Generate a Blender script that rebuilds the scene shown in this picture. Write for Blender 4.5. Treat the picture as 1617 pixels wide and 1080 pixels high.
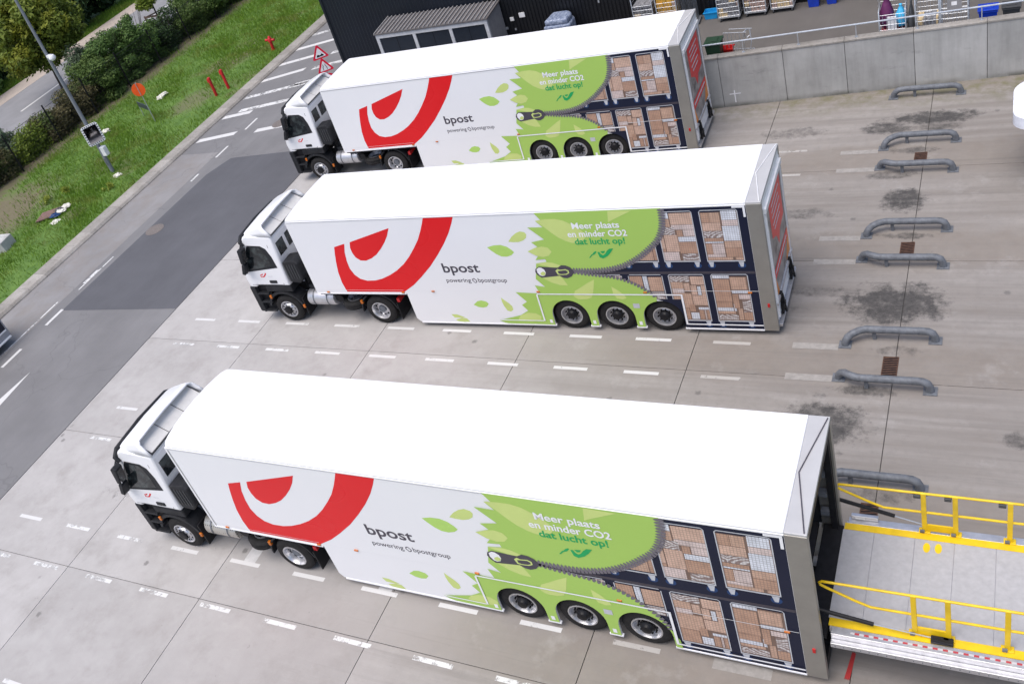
import bpy, bmesh, math, random
import numpy as np
from mathutils import Vector, Matrix
from mathutils.geometry import tessellate_polygon
R = math.radians
PI = math.pi
for o in list(bpy.data.objects): bpy.data.objects.remove(o)
scene = bpy.context.scene
COL = scene.collection

# ---------------------------------------------------------------- camera
AZ, PITCH, ROLL = R(-37.947), R(32.808), R(-21.604)
fw = Vector((math.cos(PITCH)*math.sin(AZ), math.cos(PITCH)*math.cos(AZ), -math.sin(PITCH)))
rt = Vector((math.cos(AZ), -math.sin(AZ), 0))
up = rt.cross(fw)
r2 = math.cos(ROLL)*rt + math.sin(ROLL)*up
u2 = -math.sin(ROLL)*rt + math.cos(ROLL)*up
cam_d = bpy.data.cameras.new('camera')
cam = bpy.data.objects.new('camera', cam_d)
COL.objects.link(cam)
m = Matrix((r2, u2, -fw)).transposed().to_4x4()
m.translation = Vector((9.406, -9.855, 16.568))
cam.matrix_world = m
cam_d.sensor_fit = 'HORIZONTAL'
cam_d.sensor_width = 36.0
cam_d.lens = 1536.58/1617*36
cam_d.shift_x = 135.62/1617
cam_d.shift_y = -75.07/1617
cam_d.clip_end = 600
scene.camera = cam
scene.render.resolution_x = 1024
scene.render.resolution_y = 683

# ---------------------------------------------------------------- sky and sun (bright overcast)
SUN_EL, SUN_AZ = R(69), R(203)          # azimuth clockwise from +Y
world = bpy.data.worlds.new('World')
scene.world = world
world.use_nodes = True
wn = world.node_tree.nodes
bg = wn['Background']
sky = wn.new('ShaderNodeTexSky')
sky.sky_type = 'NISHITA'
sky.sun_disc = False
sky.sun_elevation = SUN_EL
sky.sun_rotation = SUN_AZ
sky.air_density = 0.8
sky.dust_density = 3.0
sky.ozone_density = 1.0
world.node_tree.links.new(sky.outputs['Color'], bg.inputs['Color'])
bg.inputs['Strength'].default_value = 0.12
sun_d = bpy.data.lights.new('sun', 'SUN')
sun_d.energy = 1.55
sun_d.angle = R(50)
sun_d.color = (1.0, 0.965, 0.935)
sun = bpy.data.objects.new('sun', sun_d)
COL.objects.link(sun)
sd = Vector((math.cos(SUN_EL)*math.sin(SUN_AZ), math.cos(SUN_EL)*math.cos(SUN_AZ), math.sin(SUN_EL)))
sun.rotation_euler = sd.to_track_quat('Z', 'Y').to_euler()
scene.view_settings.view_transform = 'Standard'
scene.view_settings.look = 'None'
scene.view_settings.gamma = 1.0
scene.view_settings.use_curve_mapping = False
scene.view_settings.exposure = 0.80

# ---------------------------------------------------------------- materials
MATS = {}
class NT:
    def __init__(s, name):
        s.m = bpy.data.materials.new(name); s.m.use_nodes = True
        s.t = s.m.node_tree; s.b = s.t.nodes['Principled BSDF']; s.out = s.t.nodes['Material Output']
        MATS[name] = s.m
    def n(s, typ, **kw):
        nd = s.t.nodes.new('ShaderNode'+typ)
        for k, v in kw.items(): setattr(nd, k, v)
        return nd
    def l(s, a, b): s.t.links.new(a, b)
    def val(s, sock, v):
        if isinstance(v, bpy.types.NodeSocket): s.l(v, sock)
        else: sock.default_value = v
    def pos(s, obj=False, scale=(1, 1, 1), rot=(0, 0, 0), loc=(0, 0, 0)):
        p = s.n('TexCoord').outputs['Object'] if obj else s.n('NewGeometry').outputs['Position']
        mp = s.n('Mapping'); mp.inputs['Scale'].default_value = scale; mp.inputs['Rotation'].default_value = rot
        mp.inputs['Location'].default_value = loc
        s.l(p, mp.inputs['Vector']); return mp.outputs['Vector']
    def noise(s, vec, scale, detail=4, rough=.55, out='Fac', dist=0.):
        nd = s.n('TexNoise'); nd.inputs['Scale'].default_value = scale; nd.inputs['Detail'].default_value = detail
        nd.inputs['Roughness'].default_value = rough; nd.inputs['Distortion'].default_value = dist
        s.l(vec, nd.inputs['Vector']); return nd.outputs[out]
    def rmap(s, v, a, b, c=0., d=1., smooth=False):
        nd = s.n('MapRange', interpolation_type='SMOOTHSTEP' if smooth else 'LINEAR')
        s.val(nd.inputs[0], v)
        for i, q in enumerate((a, b, c, d)): nd.inputs[1+i].default_value = q
        return nd.outputs[0]
    def math(s, op, a, b=0., c=0.):
        nd = s.n('Math', operation=op); s.val(nd.inputs[0], a); s.val(nd.inputs[1], b); s.val(nd.inputs[2], c)
        return nd.outputs[0]
    def mix(s, f, a, b, blend='MIX'):
        nd = s.n('Mix', data_type='RGBA', blend_type=blend)
        s.val(nd.inputs[0], f)
        for i, v in ((6, a), (7, b)):
            if isinstance(v, bpy.types.NodeSocket): s.l(v, nd.inputs[i])
            else: nd.inputs[i].default_value = (*v, 1) if len(v) == 3 else v
        return nd.outputs[2]
    def col(s, c): s.val(s.b.inputs['Base Color'], c if isinstance(c, bpy.types.NodeSocket) else (*c, 1))
    def rough(s, r): s.val(s.b.inputs['Roughness'], r)
    def bump(s, h, dist=.01, strength=.5):
        b = s.n('Bump'); b.inputs['Distance'].default_value = dist; b.inputs['Strength'].default_value = strength
        s.l(h, b.inputs['Height']); s.l(b.outputs['Normal'], s.b.inputs['Normal'])

def plain(name, c, rough=.5, metal=0., var=.12, scale=6., bump=0., spec=.5):
    """painted / plastic / metal surface with slight mottling and grime"""
    t = NT(name); v = t.pos(obj=True)
    f = t.noise(v, scale, 5, .6)
    lo = tuple(x*(1-var) for x in c); hi = tuple(min(1, x*(1+var)) for x in c)
    t.col(t.mix(t.rmap(f, .3, .7), lo, hi))
    t.rough(t.rmap(t.noise(v, scale*.7, 2), .3, .7, max(.02, rough-.02), min(1, rough+.03)))
    t.b.inputs['Metallic'].default_value = metal
    t.b.inputs['Specular IOR Level'].default_value = spec
    if bump: t.bump(f, bump, .6)
    return t.m

def stain_mask(t, px, py, spots, warp):
    """union of irregular blobs: (x, y, rx, ry, strength)"""
    tot = None
    for (x, y, rx, ry, st) in spots:
        dx = t.math('MULTIPLY', t.math('SUBTRACT', px, x), 1/rx)
        dy = t.math('MULTIPLY', t.math('SUBTRACT', py, y), 1/ry)
        d = t.math('SQRT', t.math('ADD', t.math('MULTIPLY', dx, dx), t.math('MULTIPLY', dy, dy)))
        d = t.math('ADD', d, warp)
        f = t.rmap(d, .38, 1.0, st, 0., True)
        tot = f if tot is None else t.math('MAXIMUM', tot, f)
    return tot

def m_concrete():
    t = NT('concrete'); P = t.pos()
    sx = t.n('SeparateXYZ'); t.l(t.n('NewGeometry').outputs['Position'], sx.inputs[0])
    big = t.noise(P, .35, 5, .6); mid = t.noise(P, 2.2, 6, .65); fine = t.noise(P, 55, 3, .6)
    streak = t.noise(t.pos(scale=(.10, 1.5, 1)), 1.6, 5, .6)
    base = t.mix(t.rmap(big, .3, .7), (.362, .346, .334), (.44, .424, .412))
    base = t.mix(t.rmap(mid, .35, .75, 0, .35), base, (.295, .280, .268))
    w = t.math('ADD', sx.outputs[0], t.math('MULTIPLY', t.math('SUBTRACT', big, .5), 7.))
    dirt = t.rmap(w, -8., 4.5, 0., 1., True)
    dcol = t.mix(t.rmap(streak, .35, .65), (.175, .152, .132), (.285, .262, .240))
    dcol = t.mix(t.rmap(mid, .35, .75, 0, .6), dcol, (.215, .199, .183))
    band = t.math('PINGPONG', t.math('ADD', t.math('MULTIPLY', t.math('SUBTRACT', sx.outputs[1], 3.85), 1/4.45), t.math('MULTIPLY', t.math('SUBTRACT', mid, .5), .22)), .5)
    dcol = t.mix(t.rmap(band, .08, .26, .75, 0., True), dcol, t.mix(t.rmap(mid, .3, .7), (.165, .135, .108), (.225, .195, .165)))
    dcol = t.mix(t.rmap(t.noise(P, 5., 6, .7), .48, .72, 0, .5), dcol, (.165, .150, .135))
    base = t.mix(t.math('MULTIPLY', dirt, .92), base, dcol)
    oi = t.n('ObjectInfo')
    base = t.mix(1., base, t.mix(oi.outputs['Random'], (.93, .93, .93), (1.06, 1.06, 1.06)), 'MULTIPLY')
    cl = t.noise(P, 1.0, 7, .7)
    base = t.mix(t.rmap(cl, .50, .75, 0, .50), base, (.225, .205, .188))
    base = t.mix(t.rmap(t.noise(P, .8, 7, .7), .58, .8, 0, .35), base, (.50, .49, .48))
    warp = t.math('MULTIPLY', t.math('SUBTRACT', t.noise(P, 2.2, 8, .75), .5), 1.7)
    st = stain_raw = stain_mask(t, sx.outputs[0], sx.outputs[1],
        [(6.95, 10.45, 1.45, 1.0, 1.), (6.75, 15.0, .75, .75, .95), (7.2, 19.45, 1.7, .55, .95), (6.0, 19.0, .9, .55, .8), (7.4, 18.9, .9, .4, .6),
         (5.85, 6.2, 1.15, .95, .9), (3.9, 14.4, 1.5, .35, .5), (5.2, 10.9, 1.6, .28, .4), (6.3, 16.3, .9, .3, .6), (6.6, 7.35, .9, .22, .7),
         (7.0, 13.3, .8, .2, .6), (6.8, 17.6, .8, .25, .6), (7.1, 8.75, .8, .2, .4), (7.2, 4.4, .8, .3, .4), (9.5, 6.2, .4, .3, .6),
         (3.2, 19.0, 1.4, .45, .4), (-3.8, 9.4, 1.6, .5, .25), (-2.0, 10.2, 8.0, .35, .35), (-5., 1.3, 9., .5, .4)], warp)
    hard = t.noise(P, 3.4, 9, .78)
    st = t.rmap(t.math('ADD', st, t.math('MULTIPLY', t.math('SUBTRACT', hard, .5), 2.6)), .12, .95, 0., .95)
    st = t.math('MULTIPLY', st, t.rmap(stain_raw, .02, .12))
    stc = t.mix(t.rmap(t.noise(P, 9, 5, .7), .35, .65), (.018, .017, .017), (.060, .056, .053))
    base = t.mix(st, base, stc)
    trk = t.noise(t.pos(scale=(.07, 2.6, 1), loc=(3, 1, 0)), 1.3, 5, .65)
    base = t.mix(t.math('MULTIPLY', t.rmap(trk, .56, .74, 0, .45), t.rmap(dirt, .1, .7)), base, (.12, .11, .10))
    vo = t.n('TexVoronoi'); vo.inputs['Scale'].default_value = .9; t.l(P, vo.inputs['Vector'])
    dn = t.math('ADD', vo.outputs['Distance'], t.math('MULTIPLY', t.math('SUBTRACT', t.noise(P, 14, 3), .5), .12))
    spot = t.rmap(dn, .04, .085, .6, 0.)
    base = t.mix(spot, base, (.09, .085, .08))
    vo2 = t.n('TexVoronoi'); vo2.inputs['Scale'].default_value = 2.6; t.l(P, vo2.inputs['Vector'])
    base = t.mix(t.rmap(vo2.outputs['Distance'], .02, .06, .35, 0.), base, (.12, .115, .11))
    base = t.mix(t.rmap(fine, .3, .7, 0, .16), base, (.2, .195, .19))
    # moss tint around the dirty wall foot
    moss = t.math('MULTIPLY', t.rmap(sx.outputs[1], 19.6, 21.3, 0, .75, True), t.rmap(mid, .42, .62))
    base = t.mix(t.math('MULTIPLY', moss, dirt), base, (.13, .125, .06))
    t.col(base); t.rough(t.rmap(mid, .3, .7, .75, .92)); t.bump(fine, .004, .4)
    return t.m
def m_asphalt(name, c, crack=True, worn=0.):
    t = NT(name); P = t.pos()
    big = t.noise(P, .5, 5, .6); fine = t.noise(P, 70, 3, .7); st = t.noise(t.pos(scale=(1.3, .07, 1)), 1.5, 4, .6)
    lo = tuple(x*.84 for x in c); hi = tuple(x*1.14 for x in c)
    b = t.mix(t.rmap(big, .3, .7), lo, hi)
    b = t.mix(t.rmap(st, .35, .7, 0, .35), b, tuple(x*.75 for x in c))
    if worn:
        b = t.mix(t.rmap(t.noise(P, 1.1, 6, .65), .42, .7, 0, worn), b, (.20, .17, .145))
    b = t.mix(t.rmap(fine, .25, .75, 0, .3), b, tuple(x*.55 for x in c))
    if crack:
        vo = t.n('TexVoronoi', feature='DISTANCE_TO_EDGE'); vo.inputs['Scale'].default_value = .16
        pv = t.n('VectorMath', operation='ADD'); t.l(P, pv.inputs[0])
        nn = t.n('TexNoise'); nn.inputs['Scale'].default_value = 1.2; t.l(P, nn.inputs['Vector']); t.l(nn.outputs['Color'], pv.inputs[1])
        t.l(pv.outputs[0], vo.inputs['Vector'])
        b = t.mix(t.rmap(vo.outputs['Distance'], .001, .004, .28, 0.), b, tuple(x*.45 for x in c))
    t.col(b); t.rough(.88); t.bump(fine, .006, .6)
    return t.m
def m_paint(name, c, wear):
    t = NT(name); P = t.pos()
    f = t.noise(P, 4.5, 8, .8); g = t.noise(t.pos(scale=(1, 1, 1)), 1.3, 3, .6)
    mask = t.rmap(t.math('ADD', f, t.math('MULTIPLY', g, .5)), wear-.06, wear+.06)
    t.col(t.mix(t.noise(P, 30, 3), tuple(x*.86 for x in c), c)); t.rough(.7)
    tr = t.n('BsdfTransparent'); mx = t.n('MixShader')
    t.l(mask, mx.inputs[0]); t.l(t.b.outputs[0], mx.inputs[1]); t.l(tr.outputs[0], mx.inputs[2])
    inv = mask; t.l(mx.outputs[0], t.out.inputs['Surface'])
    return t.m
def m_wall():
    t = NT('precast'); P = t.pos()
    big = t.noise(P, .8, 6, .65); ver = t.noise(t.pos(scale=(3.5, 3.5, .35)), 1.4, 5, .65); fine = t.noise(P, 40, 3)
    hor = t.noise(t.pos(scale=(.5, .5, 6)), 1.2, 4, .6)
    b = t.mix(t.rmap(big, .3, .7), (.33, .328, .315), (.47, .465, .45))
    b = t.mix(t.rmap(ver, .45, .72, 0, .45), b, (.25, .247, .235))
    b = t.mix(t.rmap(t.noise(t.pos(scale=(.7, .7, 2.2)), 1.6, 7, .72), .58, .78, 0, .6), b, (.14, .14, .14))
    sx = t.n('SeparateXYZ'); t.l(t.n('NewGeometry').outputs['Position'], sx.inputs[0])
    b = t.mix(t.math('MULTIPLY', t.rmap(sx.outputs[2], .0, .22, .8, 0., True), t.rmap(big, .35, .6)), b, (.085, .085, .06))
    oi = t.n('ObjectInfo'); b = t.mix(1., b, t.mix(oi.outputs['Random'], (.9, .9, .9), (1.08, 1.08, 1.08)), 'MULTIPLY')
    t.col(b); t.rough(.85); t.bump(fine, .004, .5)
    return t.m
def m_grass_ground():
    t = NT('turf'); P = t.pos()
    big = t.noise(P, .22, 5, .65); mid = t.noise(P, 1.6, 6, .7); fine = t.noise(P, 22, 4, .7)
    g = t.mix(t.rmap(mid, .3, .7), (.065, .140, .020), (.14, .245, .042))
    g = t.mix(t.rmap(fine, .3, .75, 0, .5), g, (.03, .065, .012))
    g = t.mix(t.rmap(big, .56, .68, 0, .8), g, (.16, .125, .08))
    sx = t.n('SeparateXYZ'); t.l(t.n('NewGeometry').outputs['Position'], sx.inputs[0])
    w = t.math('ADD', sx.outputs[0], t.math('MULTIPLY', t.math('SUBTRACT', mid, .5), 2.4))
    soil = t.math('MULTIPLY', t.rmap(w, -36.0, -34.6, 1., 0., True), t.rmap(w, -40.5, -39.5, 0., 1., True))
    g = t.mix(t.math('MULTIPLY', soil, .85), g, (.115, .085, .06))
    wp = t.math('MULTIPLY', t.math('SUBTRACT', mid, .5), 1.2)
    sp = stain_mask(t, sx.outputs[0], sx.outputs[1], [(-33.4, 15.5, 3.4, 4.4, .85), (-28.8, 26.3, 1.5, 2.0, .55), (-28.0, 15.6, .8, .8, .6), (-30.5, 20.5, .7, 1.0, .4), (-29.0, 31.0, 1.2, 1.4, .5)], wp)
    g = t.mix(sp, g, (.15, .115, .08))
    t.col(g); t.rough(.95); t.bump(mid, .06, .7)
    return t.m
def m_leaf(name, dark, light, tip=None, tipf=0., trans=.25):
    t = NT(name)
    geo = t.n('NewGeometry'); rnd = geo.outputs['Random Per Island']
    P = t.pos(); n = t.noise(P, 1.1, 4, .6)
    c = t.mix(rnd, dark, light)
    c = t.mix(t.rmap(n, .35, .7, 0, .55), c, light)
    if tip:
        c = t.mix(t.math('MULTIPLY', t.rmap(t.noise(P, .7, 3), .5, .62), tipf), c, tip)
    t.col(c); t.rough(.6); t.b.inputs['Specular IOR Level'].default_value = .25
    tl = t.n('BsdfTranslucent'); t.l(c, tl.inputs['Color'])
    mx = t.n('MixShader'); mx.inputs[0].default_value = trans
    t.l(t.b.outputs[0], mx.inputs[1]); t.l(tl.outputs[0], mx.inputs[2]); t.l(mx.outputs[0], t.out.inputs['Surface'])
    return t.m
def m_parcel(name, c, stripe=False):
    t = NT(name); P = t.pos(obj=True)
    f = t.noise(P, 5, 4)
    b = t.mix(t.rmap(f, .3, .7), tuple(x*.82 for x in c), tuple(min(1, x*1.12) for x in c))
    if stripe:
        w = t.n('TexWave', wave_type='RINGS', rings_direction='SPHERICAL'); w.inputs['Scale'].default_value = 7.
        w.inputs['Distortion'].default_value = 3.; w.inputs['Detail'].default_value = 1.
        mp = t.n('Mapping'); mp.inputs['Location'].default_value = (-.3, 0, -.1); mp.inputs['Scale'].default_value = (1, 1, 2.2)
        t.l(P, mp.inputs['Vector'])
        fr = t.n('VectorMath', operation='FRACTION'); t.l(mp.outputs[0], fr.inputs[0])
        sb = t.n('VectorMath', operation='SUBTRACT'); t.l(fr.outputs[0], sb.inputs[0]); sb.inputs[1].default_value = (.5, 0, .5)
        t.l(sb.outputs[0], w.inputs['Vector'])
        b = t.mix(t.rmap(w.outputs['Fac'], .4, .6), (.62, .58, .56), (.27, .20, .18))
    sx = t.n('SeparateXYZ'); t.l(P, sx.inputs[0])
    lines = None
    for i in (0, 2):
        q = t.math('PINGPONG', t.math('MULTIPLY', sx.outputs[i], 1/.055), .5)
        q = t.rmap(q, .07, .13, 1., 0.)
        lines = q if lines is None else t.math('MAXIMUM', lines, q)
    b = t.mix(t.math('MULTIPLY', lines, .5), b, (.13, .11, .11))
    t.col(b); t.rough(.4); t.b.inputs['Specular IOR Level'].default_value = .2
    return t.m

m_concrete(); m_wall(); m_grass_ground()
m_asphalt('asphalt', (.185, .182, .185)); m_asphalt('asphalt_new', (.100, .101, .112), False)
m_asphalt('asphalt_worn', (.245, .238, .238), True, .55); m_asphalt('asphalt_yard', (.125, .115, .107), False)
m_asphalt('asphalt_far', (.24, .24, .25), False); m_asphalt('path_gravel', (.42, .36, .31), False)
m_paint('paint_white', (.61, .605, .595), .92); m_paint('paint_worn', (.64, .64, .63), .80); m_paint('paint_faint', (.42, .40, .375), .86)
m_paint('paint_red', (.42, .03, .03), .85)
t = NT('kerb_stone'); P_ = t.pos(); oi_ = t.n('ObjectInfo')
c_ = t.mix(t.rmap(t.noise(P_, 1.1, 7, .7), .3, .7), (.235, .215, .19), (.36, .34, .315))
c_ = t.mix(t.rmap(t.noise(P_, 9, 6, .7), .5, .75, 0, .6), c_, (.13, .12, .10))
t.col(t.mix(1., c_, t.mix(oi_.outputs['Random'], (.86, .86, .86), (1.1, 1.1, 1.1)), 'MULTIPLY')); t.rough(.9); t.bump(t.noise(P_, 30, 4), .01, .5)
plain('pad_light', (.52, .515, .51), .9, 0, .1, 7.); plain('manhole_iron', (.15, .13, .12), .8, 0, .35, 25., .01); plain('pad_concrete', (.285, .268, .248), .9, 0, .16, 7.)
plain('kerb_base', (.10, .095, .09), .95)
plain('white_paint', (.79, .79, .80), .30, 0, .012, .5)
plain('roof_white', (.76, .76, .77), .4, 0, .02, .5)
plain('deck_grey', (.60, .59, .57), .5, 0, .06); plain('off_white', (.74, .74, .75), .4, 0, .05)
plain('red_print', (.70, .016, .020), .28, 0, .03, .5, spec=.18); plain('green_print', (.375, .565, .125), .3, 0, .015, .5, spec=.18)
plain('pale_green_print', (.56, .66, .22), .25, 0, .04, 1.5, spec=.18); plain('leaf_print_b', (.42, .64, .15), .25, 0, .04, spec=.18)
plain('dark_green_print', (.02, .36, .11), .3, 0, .04, spec=.18); plain('charcoal_print', (.075, .068, .085), .3, 0, .06, spec=.18)
plain('zip_print', (.17, .155, .175), .3, 0, .12, 30., spec=.18); plain('zip_dark', (.06, .055, .068), .3, 0, .1, spec=.18)
plain('navy_print', (.013, .016, .036), .3, 0, .05, .6, spec=.18); plain('rail_print', (.062, .055, .068), .3, spec=.18)
plain('cage_line', (.50, .51, .54), .3, 0, .1, spec=.18); plain('castor_blue', (.02, .05, .14), .3, spec=.18)
plain('orange_print', (.70, .22, .02), .3, spec=.18); plain('photo_print', (.25, .22, .21), .3, 0, .7, 3., spec=.18)
m_parcel('parcel_a', (.56, .365, .265)); m_parcel('parcel_b', (.48, .295, .205)); m_parcel('parcel_c', (.62, .42, .32)); m_parcel('parcel_back', (.21, .135, .10))
m_parcel('parcel_pink', (.66, .54, .50)); m_parcel('parcel_white', (.68, .70, .75)); m_parcel('parcel_stripe', (.5, .4, .36), True)
plain('post_steel', (.33, .315, .285), .42, .55, .1, 1.6); plain('roof_steel', (.47, .465, .465), .5, .15, .05, 2.)
plain('aluminium', (.56, .56, .58), .38, .7, .12, 8.); plain('tread_plate', (.395, .388, .39), .6, .1, .09, 9., .002)
plain('rim_steel', (.60, .60, .62), .33, .75, .1); plain('black_plastic', (.022, .023, .026), .5, 0, .25, spec=.18)
plain('black_metal', (.016, .016, .018), .45, 0, .3, spec=.18); plain('tyre', (.022, .021, .021), .8, 0, .25, 9., spec=.18)
plain('hub_black', (.012, .012, .014), .4, spec=.18); plain('amber', (.50, .13, .008), .3); plain('lamp_red', (.45, .01, .012), .2)
plain('yellow_rail', (.74, .49, .008), .4, 0, .16, 3.); plain('tape_white', (.82, .82, .84), .35, 0, .04)
plain('interior_dark', (.030, .030, .034), .7, spec=.18); plain('galvanised', (.135, .145, .162), .6, .1, .3, 7., spec=.35)
plain('galv_light', (.52, .55, .59), .4, .6, .15); plain('pole_grey', (.215, .23, .255), .5, .1, .12, 3., spec=.35); plain('rust', (.075, .036, .022), .85, 0, .35, 12.)
plain('cladding', (.0055, .0088, .016), .38, 0, .2, .5); plain('cladding_black', (.006, .007, .0095), .45, 0, .2, .5)
plain('shelter_metal', (.145, .135, .135), .5, .2, .15); plain('shelter_frame', (.52, .53, .55), .5); plain('shelter_dark', (.016, .022, .033), .3)
plain('grey_panel', (.25, .245, .25), .55); plain('sign_white', (.82, .82, .82), .35); plain('sign_red', (.72, .015, .05), .35)
plain('red_paint', (.52, .018, .022), .45, 0, .2); plain('orange_sign', (.85, .10, .012), .5); plain('dark_plate', (.045, .055, .065), .45)
plain('block_concrete', (.42, .42, .40), .9, 0, .2, 3., .01); plain('litter_white', (.62, .60, .54), .7, 0, .25, 9.); plain('cardboard', (.17, .10, .085), .8, 0, .3)
plain('bark', (.06, .05, .04), .9, 0, .35, 14., .02); plain('stake_wood', (.16, .10, .075), .85, 0, .3, 9.)
plain('bin_blue', (.008, .045, .42), .4); plain('crate_blue', (.01, .30, .66), .45); plain('bin_green', (.018, .048, .026), .5); plain('basket_red', (.55, .012, .012), .45)
plain('tub_grey', (.05, .052, .056), .5); plain('bag_purple', (.10, .012, .075), .6); plain('bag_cyan', (.06, .42, .70), .5, 0, .3)
plain('van_white', (.74, .76, .82), .28); plain('van_navy', (.008, .011, .025), .25); plain('van_grey', (.34, .335, .345), .45)
plain('load_mixed', (.42, .30, .25), .7, 0, .8, 14.); plain('load_cream', (.60, .46, .26), .7, 0, .35, 16.); plain('load_grey', (.20, .20, .21), .7, 0, .7, 12.)
plain('load_yellow', (.55, .30, .04), .7, 0, .4, 12.); plain('tray_red', (.30, .03, .035), .6)
t = NT('glass_dark'); t.col(t.mix(t.rmap(t.noise(t.pos(obj=True), 3.5, 4), .42, .6), (.010, .013, .015), (.05, .062, .062))); t.rough(.05)
t = NT('mirror_glass'); t.col((.5, .5, .52)); t.rough(.03); t.b.inputs['Metallic'].default_value = 1.
t = NT('stretch_film'); P_ = t.pos(obj=True); fol = t.noise(t.pos(obj=True, scale=(1, 1, 5)), 4, 6, .7)
t.col(t.mix(t.rmap(t.noise(P_, 12, 4), .45, .6), (.16, .20, .30), (.34, .39, .50))); t.rough(.22); t.bump(fol, .03, .8)
t = NT('perforated'); vo = t.n('TexVoronoi'); vo.inputs['Scale'].default_value = 15; vo.inputs['Randomness'].default_value = .1; t.l(t.pos(obj=True), vo.inputs['Vector'])
t.col(t.mix(t.rmap(vo.outputs['Distance'], .22, .3, 1, 0), (.52, .50, .46), (.12, .11, .1))); t.rough(.4); t.b.inputs['Metallic'].default_value = .7
t = NT('checker_tape'); ck = t.n('TexChecker'); ck.inputs['Scale'].default_value = 14; t.l(t.pos(obj=True, scale=(1, 0, 0), loc=(0, .02, .02)), ck.inputs['Vector'])
ck.inputs[1].default_value = (.42, .05, .06, 1); ck.inputs[2].default_value = (.5, .48, .49, 1); t.l(ck.outputs[0], t.b.inputs['Base Color']); t.rough(.4)
m_leaf('leaf_yellowgreen', (.050, .080, .012), (.175, .225, .034), (.34, .31, .025), .35)
m_leaf('leaf_green', (.034, .080, .020), (.13, .215, .055)); m_leaf('leaf_dark', (.016, .038, .014), (.062, .108, .036))
m_leaf('leaf_mid', (.036, .080, .018), (.125, .185, .045)); m_leaf('leaf_brown', (.045, .050, .020), (.14, .12, .055), (.08, .14, .03), .7)
m_leaf('leaf_grey', (.05, .085, .045), (.17, .22, .13)); m_leaf('leaf_lime', (.07, .12, .014), (.20, .26, .035))
m_leaf('grass_blade', (.088, .170, .016), (.205, .340, .042), (.27, .26, .07), .45)
m_leaf('weed_yellow', (.12, .17, .02), (.30, .34, .05))

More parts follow.
